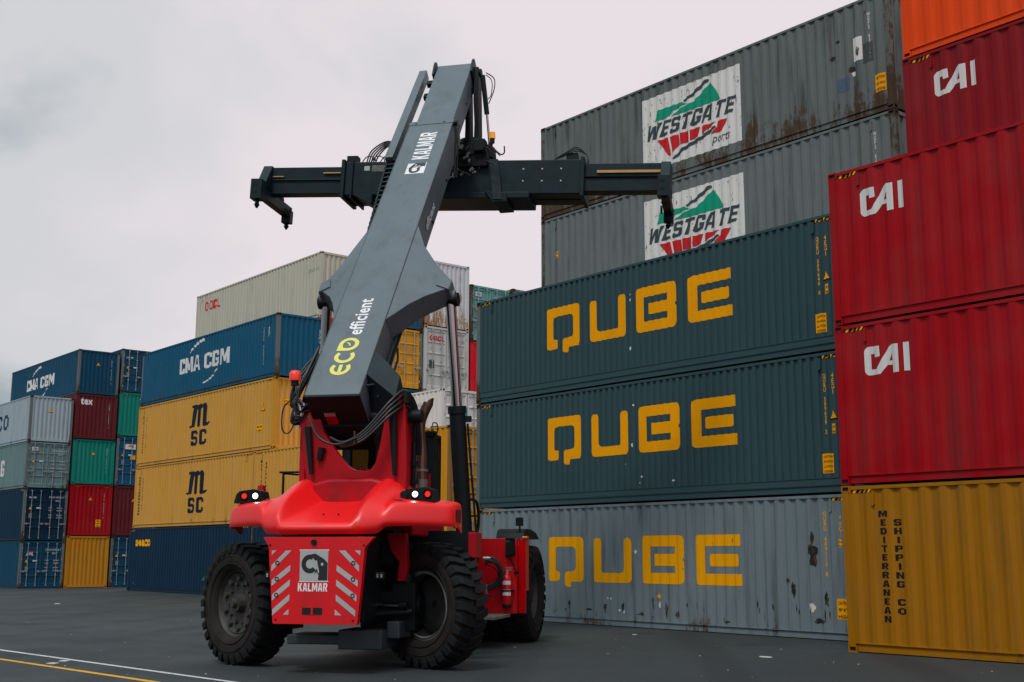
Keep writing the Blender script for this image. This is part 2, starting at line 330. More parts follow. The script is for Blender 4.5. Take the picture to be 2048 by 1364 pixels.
# ------------------------------------------------------------------ lettering
def text_poly(s, bold=.0, shear=0, vertical=False, space=1.0, line=.82):
    cu = bpy.data.curves.new('t', 'FONT'); cu.body = '\n'.join(s) if vertical else s
    cu.align_x = 'CENTER' if vertical else 'LEFT'; cu.space_line = line; cu.space_character = space
    cu.offset = bold; cu.shear = shear; cu.resolution_u = 2; cu.size = 1
    ob = bpy.data.objects.new('t', cu); col.objects.link(ob)
    me = bpy.data.meshes.new_from_object(ob)
    vs = [(v.co.x, v.co.y) for v in me.vertices]; fs = [tuple(p.vertices) for p in me.polygons]
    bpy.data.objects.remove(ob); bpy.data.curves.remove(cu); bpy.data.meshes.remove(me)
    return vs, fs
BF = {'K': [[(0,0),(.2,0),(.2,.36),(.27,.44),(.40,0),(.62,0),(.42,.56),(.61,1),(.40,1),(.22,.62),(.2,.62),(.2,1),(0,1)]],
 'A': [[(0,0),(.19,0),(.22,.22),(.40,.22),(.43,0),(.62,0),(.47,1),(.15,1)], [(.24,.38),(.38,.38),(.33,.80),(.29,.80)]],
 'L': [[(0,0),(.5,0),(.5,.2),(.2,.2),(.2,1),(0,1)]],
 'M': [[(0,0),(.18,0),(.18,.66),(.31,.15),(.45,.15),(.58,.66),(.58,0),(.76,0),(.76,1),(.53,1),(.38,.48),(.23,1),(0,1)]],
 'R': [[(0,0),(.2,0),(.2,.38),(.28,.38),(.40,0),(.61,0),(.46,.42),(.58,.52),(.60,.85),(.5,1),(0,1)], [(.2,.55),(.36,.55),(.40,.62),(.40,.76),(.36,.82),(.2,.82)]],
 'C': [[(.12,0),(.46,0),(.58,.1),(.58,.34),(.39,.34),(.39,.2),(.2,.2),(.2,.8),(.39,.8),(.39,.66),(.58,.66),(.58,.9),(.46,1),(.12,1),(0,.88),(0,.12)]],
 'G': [[(.12,0),(.46,0),(.58,.1),(.58,.52),(.33,.52),(.33,.36),(.39,.36),(.39,.2),(.2,.2),(.2,.8),(.39,.8),(.39,.66),(.58,.66),(.58,.9),(.46,1),(.12,1),(0,.88),(0,.12)]],
 'O': [[(.20,0),(.42,0),(.62,.22),(.62,.78),(.42,1),(.20,1),(0,.78),(0,.22)], [(.24,.2),(.38,.2),(.43,.27),(.43,.73),(.38,.8),(.24,.8),(.19,.73),(.19,.27)]],
 'S': [[(.12,0),(.46,0),(.58,.12),(.58,.48),(.46,.6),(.2,.6),(.2,.8),(.39,.8),(.39,.7),(.58,.7),(.58,.88),(.46,1),(.12,1),(0,.88),(0,.53),(.12,.41),(.38,.41),(.38,.2),(.2,.2),(.2,.31),(0,.31),(0,.12)]],
 'W': [[(.16,0),(.36,0),(.45,.5),(.54,0),(.74,0),(.9,1),(.7,1),(.62,.42),(.54,.9),(.36,.9),(.28,.42),(.2,1),(0,1)]],
 'E': [[(0,0),(.5,0),(.5,.19),(.2,.19),(.2,.41),(.44,.41),(.44,.6),(.2,.6),(.2,.81),(.5,.81),(.5,1),(0,1)]],
 'T': [[(.18,0),(.38,0),(.38,.8),(.56,.8),(.56,1),(0,1),(0,.8),(.18,.8)]],
 'P': [[(0,0),(.2,0),(.2,.38),(.46,.38),(.58,.5),(.58,.88),(.46,1),(0,1)], [(.2,.56),(.39,.56),(.39,.82),(.2,.82)]],
 'I': [[(0,0),(.2,0),(.2,1),(0,1)]], 'N': [[(0,0),(.19,0),(.19,.62),(.4,0),(.6,0),(.6,1),(.41,1),(.41,.4),(.2,1),(0,1)]],
 'D': [[(0,0),(.40,0),(.58,.18),(.58,.82),(.40,1),(0,1)], [(.2,.2),(.34,.2),(.39,.27),(.39,.73),(.34,.8),(.2,.8)]],
 'H': [[(0,0),(.2,0),(.2,.4),(.38,.4),(.38,0),(.58,0),(.58,1),(.38,1),(.38,.6),(.2,.6),(.2,1),(0,1)]]}
def block(s, gap=.10, shear=0):
    parts, x = [], 0
    for ch in s:
        if ch == ' ': x += .35; continue
        P = [[(x + a + shear * b, b) for a, b in q] for q in BF[ch]]
        parts.append(polys(P[0]) if len(P) == 1 else holed(P[0], P[1][::-1])); x += max(a for a, b in BF[ch][0]) + gap
    return merge(*parts)
def vblock(t, u, v0, v1, w):
    n = len(t); pitch = (v1 - v0) / (n - .28); out = []
    for i, ch in enumerate(t):
        if ch == ' ': continue
        ww = max(a for a, b in BF[ch][0]); sc_ = w / .6
        P = [[((a - ww / 2) * sc_ + u + w / 2, v1 - (i + .72) * pitch + b * pitch * .72) for a, b in q] for q in BF[ch]]
        out.append(polys(P[0]) if len(P) == 1 else holed(P[0], P[1][::-1]))
    return merge(*out)
def fit(vf, u0, v0, w=None, h=None):
    vs, fs = vf
    x0, x1 = min(v[0] for v in vs), max(v[0] for v in vs); y0, y1 = min(v[1] for v in vs), max(v[1] for v in vs)
    sy = (h / (y1 - y0)) if h else None; sx = (w / (x1 - x0)) if w else sy
    if sy is None: sy = sx
    return [(u0 + (x - x0) * sx, v0 + (y - y0) * sy) for x, y in vs], fs
def polys(*ps):
    vs, fs = [], []
    for p in ps:
        fs.append(tuple(range(len(vs), len(vs) + len(p)))); vs += list(p)
    return vs, fs
def holed(outer, *holes):
    """fill a 2-D outline with holes"""
    cu = bpy.data.curves.new('t', 'CURVE'); cu.dimensions = '2D'; cu.fill_mode = 'BOTH'
    for p in (outer, *holes):
        s = cu.splines.new('POLY'); s.points.add(len(p) - 1); s.use_cyclic_u = True
        for q, (x, y) in zip(s.points, p): q.co = (x, y, 0, 1)
    ob = bpy.data.objects.new('t', cu); col.objects.link(ob); me = bpy.data.meshes.new_from_object(ob)
    r = [(v.co.x, v.co.y) for v in me.vertices], [tuple(p.vertices) for p in me.polygons]
    bpy.data.objects.remove(ob); bpy.data.curves.remove(cu); bpy.data.meshes.remove(me); return r
def merge(*vfs):
    vs, fs = [], []
    for v, f in vfs:
        b = len(vs); vs += list(v); fs += [tuple(b + i for i in q) for q in f]
    return vs, fs
def rounded(p, r=.06, only=None):
    out = []
    for i, c in enumerate(p):
        c = Vector(c); a = Vector(p[i - 1]); b = Vector(p[(i + 1) % len(p)])
        if only is not None and i not in only: out.append(tuple(c)); continue
        da, db = (a - c), (b - c); rr = min(r, da.length * .45, db.length * .45)
        A, B = c + da.normalized() * rr, c + db.normalized() * rr
        for t in (0, .33, .67, 1): out.append(tuple((1 - t) ** 2 * A + 2 * t * (1 - t) * c + t * t * B))
    return out
def shift(p, dx, dy, s=1): return [(x * s + dx, y * s + dy) for x, y in p]
def arc(cx, cy, rx, ry, th, a0, a1, n=18):
    o = [(cx + rx * math.cos(R(a0 + (a1 - a0) * i / n)), cy + ry * math.sin(R(a0 + (a1 - a0) * i / n))) for i in range(n + 1)]
    q = [(cx + (rx - th) * math.cos(R(a0 + (a1 - a0) * i / n)), cy + (ry - th) * math.sin(R(a0 + (a1 - a0) * i / n))) for i in range(n + 1)]
    return o + q[::-1]

# ------------------------------------------------------------------ containers
HC, ST, CW = 2.896, 2.591, 2.438
def corr(u, per, depth, flat=.26, inner=.26, start=0.0):
    """profile depth (0 = outer flat) at u"""
    t = ((u - start) / per) % 1.0
    s = (1 - flat - inner) / 2
    if t < flat: return 0
    if t < flat + s: return depth * (t - flat) / s
    if t < flat + s + inner: return depth
    return depth * (1 - (t - flat - s - inner) / s)
def breaks(u0, u1, per, flat=.26, inner=.26, start=0.0):
    s = (1 - flat - inner) / 2; r = set()
    k = int((u0 - start) / per) - 1
    while start + k * per < u1 + per:
        for q in (0, flat, flat + s, flat + s + inner):
            x = start + (k + q) * per
            if u0 < x < u1: r.add(round(x, 5))
        k += 1
    return sorted(r)
CAST = {}
def casting(m):
    if m.name in CAST: return CAST[m.name]
    me = bpy.data.meshes.new('corner_casting'); bm = bmesh.new(); bmesh.ops.create_cube(bm, size=1)
    bmesh.ops.scale(bm, vec=(.178, .162, .118), verts=bm.verts)
    for f in list(bm.faces):
        n = f.normal.copy(); r = bmesh.ops.inset_region(bm, faces=[f], thickness=.036, depth=0)
        bmesh.ops.translate(bm, verts=f.verts, vec=-n * .001)
        ex = bmesh.ops.extrude_face_region(bm, geom=[f]); vv = [v for v in ex['geom'] if isinstance(v, bmesh.types.BMVert)]
        bmesh.ops.translate(bm, verts=vv, vec=-n * .02)
        for q in ex['geom']:
            if isinstance(q, bmesh.types.BMFace): q.material_index = 1
        bmesh.ops.delete(bm, geom=[f], context='FACES')
    bm.to_mesh(me); bm.free(); me.materials.append(m); me.materials.append(M_DARK); CAST[m.name] = me; return me

class Cont:
    def __init__(s, x, y, z, L, H, body, frame, label, end='panel', base='lip', per=.278, group=None, flat=.26, depth=.034, hazard=True, hooks=True, rails=None):
        s.L, s.H, s.per, s.flat, s.depth = L, H, per, flat, depth
        jr = random.Random(label); s.root = empty('shipping_container', (x + jr.uniform(-.025, .025), y + jr.uniform(-.012, .012), z), jr.uniform(-.0012, .0012)); tag(s.root, label, 'shipping container', group)
        r = s.root; rails = rails or body
        # frame: posts and rails, one welded piece
        p = .004
        for px in (0, 1):
            for py in (0, 1):
                xa, xb = (p, .15) if px == 0 else (L - .15, L - p); ya, yb = (p, .14) if py == 0 else (CW - .14, CW - p)
                MB().box(xa, xb, ya, yb, .112, H - .112).build('corner_post', frame, r)
        zb = .30 if base == 'double' else .165
        for ya, yb, q in ((.006, .066, 1), (CW - .066, CW - .006, -1)):
            MB().box(.178, L - .178, ya, yb, H - .072, H - .012).build('top_rail', rails, r)
            f = MB(); yi, yo = (.006, .05) if q > 0 else (CW - .05, CW - .006)
            if base == 'double':
                f.box(.155, L - .155, yi + (.012 if q > 0 else 0), yo - (0 if q > 0 else .012), .165, .30)
                f.box(.155, L - .155, yi, yo, .150, .160); f.box(.155, L - .155, yi, yo, .300, .308)
                f.box(.178, L - .178, yi + (.02 if q > 0 else 0), yo - (0 if q > 0 else .02), .02, .150)
            else:
                f.box(.155, L - .155, yi, yo, .150, .165)
                f.box(.178, L - .178, yi + (.026 if q > 0 else 0), yo - (0 if q > 0 else .026), .018, .150)
            f.build('bottom_rail', rails, r)
        for xa, xb in ((.006, .07), (L - .07, L - .006)):
            for za, zc in ((H - .10, H - .012), (.03, .165)): MB().box(xa, xb, .162, CW - .162, za, zc).build('end_rail', rails, r)
        m = MB(); m.box(.07, L - .07, .05, CW - .05, .06, .15); m.build('floor_base', M_DARK, r)
        m = MB(); m.box(.08, L - .08, .067, CW - .067, H - .035, H - .02); m.build('roof', rails, r)
        # corrugated walls
        for q in (0, 1):
            u0, u1 = .15, L - .15; us = [u0] + breaks(u0, u1, per, flat, flat, .15) + [u1]
            m = MB(); z1 = H - .06
            for u in us:
                c = .012 + corr(u, per, depth, flat, flat, .15); yy = c if q == 0 else CW - c
                m.v += [(u, yy, zb), (u, yy, z1)]
            m.f = [(2 * i, 2 * i + 2, 2 * i + 3, 2 * i + 1) for i in range(len(us) - 1)]; m.m = [0] * len(m.f)
            m.build('side_panel', body, r)
        for q in ((0, 1) if end == 'panel' else (0,)):
            m = MB(); u0, u1 = .14, CW - .14; us = [u0] + breaks(u0, u1, .24, .3, .3, .14) + [u1]
            for u in us:
                c = .02 + corr(u, .24, .042, .3, .3, .14); xx = c if q == 0 else L - c
                m.v += [(xx, u, .16), (xx, u, H - .1)]
            m.f = [(2 * i, 2 * i + 2, 2 * i + 3, 2 * i + 1) for i in range(len(us) - 1)]; m.m = [0] * len(m.f)
            m.build('end_panel', body, r)
        if end == 'door': s.doors(body, rails)
        cm = casting(frame)
        for cx in (.089, L - .089):
            for cy in (.081, CW - .081):
                for cz in (.059, H - .059):
                    o = bpy.data.objects.new('corner_casting', cm); col.objects.link(o); o.parent = r; o.location = (cx, cy, cz)
        if hazard:
            for u in (.2, L - .62): s.hazard(u, H - .135)
            if end in ('panel', 'door') and hazard == 2:
                for v in (.2, CW - .55): s.hazard(v, H - .15, 'end')
        if hooks:
            for u in (.62, L - .66):
                m = MB(); m.box(u, u + .05, -.004, .02, H - .34, H - .12); m.cyl((u + .025, -.012, H - .335), (u + .025, .02, H - .335), .03, n=10)
                m.build('lashing_plate', rails, r)
    def doors(s, body, rails):
        L, H = s.L, s.H; mid = CW / 2
        for k, (a, b) in enumerate(((.145, mid - .008), (mid + .008, CW - .145))):
            m = MB(); z0, z1 = .17, H - .115; n = 5; ribs = []
            zs_ = [z0]; hh = (z1 - z0 - .16) / n
            prof = [(z0, 0), (z0 + .08, 0)]
            for i in range(n):
                za = z0 + .08 + i * hh
                prof += [(za + .03, .028), (za + hh - .05, .028), (za + hh - .02, 0), (za + hh, 0)]
            prof.append((z1, 0))
            x0 = L - .035
            for z, d in prof: m.v += [(x0, a, z), (x0, a + .06, z), (x0 - d, a + .09, z), (x0 - d, b - .09, z), (x0, b - .06, z), (x0, b, z)]
            for i in range(len(prof) - 1):
                for j in range(5): m.f.append((i * 6 + j, i * 6 + j + 1, (i + 1) * 6 + j + 1, (i + 1) * 6 + j)); m.m.append(0)
            door = m.build('door', body, s.root)
            for q in (.27, .73):
                yb = a + (b - a) * q
                m = MB(); m.cyl((L + .0, yb, .13), (L + .0, yb, H - .09), .017, n=10)
                for z in (.16, .75, 1.35, 1.95, H - .13): m.box(L - .034, L + .012, yb - .04, yb + .04, z - .025, z + .025)
                bar = m.build('locking_bar', M_STEEL, s.root)
                m = MB(); dy = -.34 if q < .5 else .0
                m.box(L + .016, L + .034, yb + dy, yb + dy + .34, .92, .955); m.box(L - .03, L + .03, yb + dy + .10, yb + dy + .16, .88, .99)
                h = m.build('handle', M_STEEL, bar)
            m = MB()
            for z in (.35, .95, 1.6, H - .4):
                yy = .125 if k == 0 else CW - .125
                m.cyl((L - .02, yy, z - .06), (L - .02, yy, z + .06), .022, n=8)
            m.build('hinge', M_STEEL, s.root)
        m = MB(); m.box(L - .095, L - .08, .14, CW - .14, .16, H - .1); m.build('door_gasket', M_DARK, s.root)
    def hazard(s, u, v, face='side'):
        m = MB()
        vf = polys([(u, v), (u + .42, v), (u + .42, v + .06), (u, v + .06)])
        s.put(vf, D_BLK, 'hazard_marking', face)
        s.put(polys(*[[(u + .03 + k * .1, v), (u + .075 + k * .1, v), (u + .115 + k * .1, v + .06), (u + .07 + k * .1, v + .06)] for k in range(4) if u + .115 + k * .1 < u + .43]), D_YEL, 'hazard_marking', face, lift=.006)
    def put(s, vf, m, name='lettering', face='side', lift=.004, drape=True):
        """paint a 2-D shape on a corrugated face, following its folds"""
        vs, fs = vf; bm = bmesh.new(); bv = [bm.verts.new((u, v, 0)) for u, v in vs]
        for f in fs:
            try: bm.faces.new([bv[i] for i in f])
            except ValueError: pass
        u0, u1 = min(v[0] for v in vs), max(v[0] for v in vs)
        if face == 'side': per, dep, fl, st, off = s.per, s.depth, s.flat, .15, .012
        elif face == 'end': per, dep, fl, st, off = .24, .042, .3, .14, .02
        if face in ('side', 'end') and drape:
            for x in breaks(u0, u1, per, fl, fl, st):
                bmesh.ops.bisect_plane(bm, geom=bm.verts[:] + bm.edges[:] + bm.faces[:], plane_co=(x, 0, 0), plane_no=(1, 0, 0), dist=1e-5)
        for v in bm.verts:
            u, w = v.co.x, v.co.y
            if face == 'door': v.co = (s.L - .026 + lift, u, w)
            else:
                d = off + (corr(u, per, dep, fl, fl, st) if drape else 0) - lift
                v.co = (u, d, w) if face == 'side' else (s.L - d, u, w)
        bm.faces.ensure_lookup_table()
        want = Vector((0, -1, 0)) if face == 'side' else Vector((1, 0, 0))
        bm.normal_update()
        for f in bm.faces:
            if f.normal.dot(want) < 0: f.normal_flip()
        me = bpy.data.meshes.new(name); bm.to_mesh(me); bm.free(); me.materials.append(m)
        o = bpy.data.objects.new(name, me); col.objects.link(o); o.parent = s.root; return o
    def text(s, t, u, v, h=None, w=None, m=None, face='side', bold=.02, name='lettering', **k):
        k.setdefault('space', 1.0 + bold * 2.2)
        return s.put(fit(text_poly(t, bold, **k), u, v, w, h), m or D_WHITE, name, face)
    def block(s, t, u, v, h, w, m, face='side', lift=.004, **k): return s.put(fit(block(t, **k), u, v, w, h), m, 'lettering', face, lift=lift)
    def triangle(s, u, v, face='side', sz=.2):
        s.put(polys([(u - sz * .62, v - .02), (u + sz * .62, v - .02), (u, v + sz * 1.12)]), D_BLK, 'warning_label', face, lift=.004)
        s.put(polys([(u - sz * .5, v + .012), (u + sz * .5, v + .012), (u, v + sz)]), D_YEL, 'warning_label', face, lift=.007)
    def caution(s, u, v, w, h, lines=('CAUTION', '9\'6" HIGH', 'CONTAINER'), face='side'):
        s.put(polys([(u, v), (u + w, v), (u + w, v + h), (u, v + h)]), D_YEL, 'warning_label', face)
        n = len(lines)
        for i, t in enumerate(lines):
            s.text(t, u + w * .08, v + h * (1 - (i + .86) / n), h * .5 / n, w * .84, D_BLK, face, name='warning_label').location = (0, -.003, 0) if face == 'side' else (.003, 0, 0)

G = .020
def rgbm(name, c, **k): return paint(name, c, **k)
P_QUBE = paint('slate_teal_paint', (.034, .075, .088), rust=.05, grime=.12, rough=.42, fade=.12, dents=.2)
P_QUBE_OLD = paint('faded_slate_paint', (.165, .212, .235), rust=.42, grime=.55, rough=.55, fade=.3, dents=.7, low=.9)
P_WEST = paint('weathered_grey_paint', (.145, .166, .168), rust=.40, grime=.5, rough=.6, fade=.3, dents=.8)
P_WEST_R = paint('rust_run_grey_paint', (.130, .148, .149), rust=.86, grime=.8, rough=.65, fade=.3, dents=.8, low=1.15)
P_RUSTPOST = paint('rusty_post_paint', (.12, .125, .12), rust=1.5, grime=.6)
P_POST = paint('grimy_post_paint', (.13, .14, .14), rust=.9, grime=.5)
P_RED = paint('crimson_paint', (.34, .000, .005), rust=.03, grime=.32, rough=.42, fade=.25, dents=.45)
P_RED2 = paint('dull_crimson_paint', (.22, .002, .007), rust=.03, grime=.32, rough=.45, fade=.25, dents=.45)
P_ORANGE = paint('orange_paint', (.78, .060, .0), rust=.02, grime=.15, rough=.42, fade=.1)
P_OCHRE = paint('ochre_paint', (.345, .135, .002), rust=.1, grime=.28, rough=.5, fade=.12, dents=.6)
P_OCHRE2 = paint('sand_ochre_paint', (.60, .295, .045), rust=.12, grime=.2, rough=.55, fade=.25, dents=.4)
P_OCHRE3 = paint('amber_ochre_paint', (.60, .265, .008), rust=.1, grime=.12, rough=.5, fade=.15, dents=.4)
P_OCHRE_D = paint('deep_ochre_paint', (.48, .20, .006), rust=.1, grime=.3, rough=.5, fade=.15)
P_NAVY = paint('deep_blue_paint', (.001, .052, .105), rust=.12, grime=.15, rough=.45, fade=.15)
P_NAVY2 = paint('blue_paint', (.001, .082, .165), rust=.35, grime=.25, rough=.5, fade=.2)
P_NAVYD = paint('midnight_blue_paint', (.001, .022, .052), rust=.1, grime=.2, rough=.45, fade=.1)
P_CREAM = paint('cream_paint', (.50, .47, .38), rust=.12, grime=.25, rough=.55, fade=.2)
P_GREY = paint('pale_grey_paint', (.33, .40, .45), rust=.25, grime=.2, rough=.5, fade=.2)
P_TEAL = paint('teal_paint', (.001, .20, .155), rust=.12, grime=.2, rough=.5, fade=.2)
P_TEAL2 = paint('pale_teal_paint', (.12, .31, .29), rust=.2, grime=.25, rough=.5, fade=.3)
P_TEAL3 = paint('grey_teal_paint', (.13, .22, .23), rust=.3, grime=.35, rough=.5, fade=.3)
P_MAROON = paint('maroon_paint', (.115, .010, .014), rust=.2, grime=.25, rough=.5, fade=.2)
P_WHITER = paint('rust_stained_white_paint', (.56, .57, .60), rust=.45, grime=.1, rough=.5, fade=.2, low=1.7, rcols=((.12, .05, .012), (.42, .20, .03)), sw=.8)
P_WHITE = paint('reefer_white_paint', (.70, .68, .68), rust=.3, grime=.15, rough=.5, fade=.2)
P_LGREY = paint('light_grey_paint', (.50, .50, .47), rust=.2, grime=.2, rough=.5, fade=.2)
P_BRIGHTRED = paint('bright_red_paint', (.62, .002, .012), rust=.02, grime=.1, rough=.45)

def qube_logo(c, u, v, s=1.0):
    Q = [(.42, 0), (.42, .25), (.27, .25), (.27, .86), (1.0, .86), (1.0, .25), (.62, .25), (.62, -.13), (.86, -.13), (.86, 0), (1.28, 0), (1.28, 1.1), (0, 1.1), (0, 0)]
    U = [(0, 1.06), (0, 0), (1.28, 0), (1.28, 1.06), (1.02, 1.06), (1.02, .23), (.25, .23), (.25, 1.06)]
    Bo = [(0, 0), (1.31, 0), (1.31, .5), (1.27, .55), (1.31, .6), (1.31, 1.1), (0, 1.1)]
    Bh = [(.26, .25), (1.03, .25), (1.03, .41), (.42, .41), (.42, .68), (1.03, .68), (1.03, .85), (.26, .85)]
    E1 = [(0, 0), (1.3, 0), (1.3, .25), (.27, .25), (.27, .85), (1.28, .85), (1.28, 1.1), (0, 1.1)]
    E2 = [(.42, .41), (1.24, .41), (1.24, .68), (.42, .68)]
    ad = merge(polys(shift(rounded(Q, .12), 0, 0)), polys(shift(rounded(U, .12), 1.67, 0)), holed(shift(rounded(Bo, .12, (0, 1, 5, 6)), 3.31, 0), shift(Bh[::-1], 3.31, 0)),
               polys(shift(rounded(E1, .12, (0, 7)), 4.99, 0), shift(rounded(E2, .05), 4.99, 0)))
    c.put(([(u + x * s, v + y * s) for x, y in ad[0]], ad[1]), D_YEL, 'lettering')
def idcol(c, t, u, v0, v1, w, m, **k):
    c.text(t, u, v0, v1 - v0, w * 1.25, m, vertical=True, **k)
def blob(u, v, w, h, seed=0, n=18, rough=.45):
    rr = random.Random(int((u * 97 + v * 31 + seed) * 100))
    return [(u + w / 2 + w / 2 * math.cos(2 * math.pi * k / n) * (1 - rough * rr.random()), v + h / 2 + h / 2 * math.sin(2 * math.pi * k / n) * (1 - rough * rr.random())) for k in range(n)]
def scraps(c, pts, m=None, name='torn_sticker', **k):
    for u, v, w, h in pts: c.put(polys(blob(u, v, w, h, **k)), m or D_WHITE_OLD, name)

QX, QY = -26.59, 20.62
GQ = 'grey blue containers with big yellow lettering'
for k, (z, dx, body, lab, pl, ly, idn, code) in enumerate((
        (0, .12, P_QUBE_OLD, 'faded grey container with yellow QUBE letters on the ground, scuffed and rusty low down', 1.0, 1.02, 'QUBU 409113 8', '46G1'),
        (HC + G, 0, P_QUBE, 'dark slate container with yellow QUBE letters, middle one of its stack', 1.0, 1.15, 'QUBU 509639 2', '4EG1'),
        (2 * (HC + G), 0, P_QUBE, 'dark slate container with yellow QUBE letters, right under the grey Westgate containers', 1.0, 1.13, 'QUBU 509640 0', '4EG1'))):
    c = Cont(QX + dx, QY, z, 12.192, HC, body, P_POST, lab, base='double' if k else 'lip', per=.278 if k == 0 else .205, flat=.26 if k == 0 else .40, depth=.036, group=GQ)
    qube_logo(c, 3.0 - (.1 if k == 0 else 0), ly, 1.0)
    if k == 0: idcol(c, idn, 11.36, 1.25, 2.55, .05, D_YEL); idcol(c, code, 11.72, 2.02, 2.48, .07, D_YEL); c.caution(11.62, .42, .25, .4, ('CAUTION', "9'6\"", 'HIGH')); c.caution(11.70, 1.82, .09, .17, ('2.6', '9.6'))
    else: idcol(c, idn, 11.62, 1.2, 2.44, .06, D_YEL); idcol(c, code, 11.82, 2.0, 2.44, .06, D_YEL); c.triangle(11.84, 1.5, sz=.17); c.caution(11.78, 1.2, .1, .2, ('2.6', '9.6')); c.caution(11.52, .40, .26, .40, ('CAUTION', "9'6\" HIGH", '2.6m WIDE', 'CONTAINER'))
    if k == 0: scraps(c, ((5.0, .62, .05, .06), (5.12, .6, .08, .09), (6.7, .45, .09, .22), (5.4, .35, .1, .07), (5.55, .3, .05, .1), (5.95, 1.7, .12, .1), (10.9, .5, .2, .25)));
    if k == 0:
        SM = decal_paint('scraped_metal', (.030, .028, .025), .3)
        scraps(c, ((10.90, 1.62, .30, .30), (10.98, 1.40, .2, .34), (11.02, 1.85, .09, .34)), SM, 'scrape'); scraps(c, ((10.35, 1.05, .14, .22), (10.5, .75, .1, .5), (4.2, .32, .35, .1), (4.9, .28, .12, .3), (5.5, .30, .1, .34), (6.0, .25, .3, .14), (6.9, .24, .1, .42), (7.2, .25, .2, .2), (8.6, .2, .3, .1), (11.0, .28, .4, .18), (11.3, .6, .12, .4)), SM, 'scrape', rough=.75)
        for k_ in range(26):
            uu = random.uniform(.8, 11.6); scraps(c, ((uu, random.uniform(.18, .5), random.uniform(.03, .10), random.uniform(.08, .35)),), SM, 'scrape', rough=.8)
        scraps(c, ((6.66, .68, .18, .12),), D_YEL)
    if k == 1: scraps(c, ((6.0, 1.3, .12, .12), (5.8, .9, .03, .03), (6.35, .55, .05, .07), (6.3, .42, .04, .04), (7.35, .42, .08, .06), (6.1, 2.28, .08, .06)))
    if k == 2: scraps(c, ((6.02, .72, .12, .14), (6.08, 1.95, .06, .09), (6.07, 2.1, .06, .05)))

def westgate(c):
    c.put(polys([(4.3, .43), (7.78, .43), (7.78, 2.5), (4.3, 2.5)]), D_WHITE_OLD, 'sign_panel')
    gr = polys([(4.76, 1.78), (4.9, 2.07), (5.78, 2.05), (5.93, 1.97), (5.45, 1.89), (5.2, 1.76)],
               [(5.4, 1.76), (5.62, 1.86), (5.86, 1.92), (6.22, 1.95), (6.52, 2.12), (6.8, 2.30), (6.92, 2.12), (7.13, 1.74), (6.44, 1.74), (5.93, 1.74)])
    c.put(gr, D_GRN, 'logo', lift=.012)
    c.put(polys([(5.82, 2.09), (6.1, 2.17), (6.62, 2.42), (6.72, 2.42), (6.74, 2.36), (6.2, 2.11), (5.86, 2.03)]), D_GRY, 'logo', lift=.012)
    c.block('WESTGATE', 4.46, 1.28, .42, 3.2, D_GRY, shear=.28, lift=.013)
    rd = polys([(4.87, 1.2), (5.25, 1.2), (5.33, .70), (5.28, .66)], [(5.30, 1.2), (5.62, 1.19), (5.66, .90), (5.40, .72)], [(5.67, 1.19), (6.0, 1.19), (6.0, .88), (5.71, .88)],
               [(6.05, 1.19), (6.4, 1.18), (6.33, .93), (6.05, .89)], [(6.46, 1.18), (6.95, 1.17), (6.8, 1.10), (6.45, .95)], [(7.0, 1.17), (7.32, 1.16), (7.14, .86), (6.75, .87), (6.97, 1.02)])
    c.put(rd, D_RED, 'logo', lift=.012)
    c.put(polys([(5.38, .55), (5.75, .77), (6.5, .93), (6.9, 1.07), (6.95, 1.02), (6.58, .85), (5.8, .68), (5.5, .53)]), D_GRY, 'logo', lift=.012)
    c.text('ports', 6.82, .53, .26, .6, D_GRY, shear=.3, bold=.0).location = (0, -.009, 0)
WZ = 14.53
GW = 'grey containers with the Westgate panel'
for k, lab in enumerate(('rust streaked grey container with white Westgate ports panel, highest of the grey stack', 'cleaner grey container with white Westgate panel, below the rust streaked one')):
    c = Cont(-26.72, 23.15, WZ - (k + 1) * HC - k * G, 12.192, HC, P_WEST_R if k == 0 else P_WEST, P_RUSTPOST, lab, group=GW, hazard=False)
    westgate(c)
    idcol(c, 'WGPS 631044' if k == 0 else 'WGPS 631052', 11.6, 1.35, 2.5, .06, D_WHITE)
    if k == 0:
        c.caution(11.72, .5, .28, .42, ('CAUTION', "9'6\" HIGH", 'CONTAINER'))
        c.put(polys([(11.18, 1.42), (11.42, 1.42), (11.42, 2.0), (11.18, 2.0)]), D_WHITE_OLD, 'patch_plate'); scraps(c, ((11.22, 1.5, .14, .3), (11.02, 1.15, .22, .2), (10.7, 2.0, .14, .1), (10.5, 1.62, .2, .14)), decal_paint('scraped_metal', (.030, .028, .025), .3), 'scrape'); scraps(c, ((11.1, 1.05, .12, .18),), D_WHITE_OLD)
        c.put(polys([(11.42, 1.3), (11.7, 1.3), (11.7, 1.78), (11.42, 1.78)]), decal_paint('scuffed_steel', (.07, .085, .09), .25), 'patch_plate')
        c.put(polys([(10.72, .78), (11.05, .78), (11.05, 1.12), (10.72, 1.12)]), decal_paint('blue_grey_touch_up', (.09, .13, .20), .22), 'patch_plate')
    else: c.caution(.62, 1.62, .14, .2, ('9', '6'))

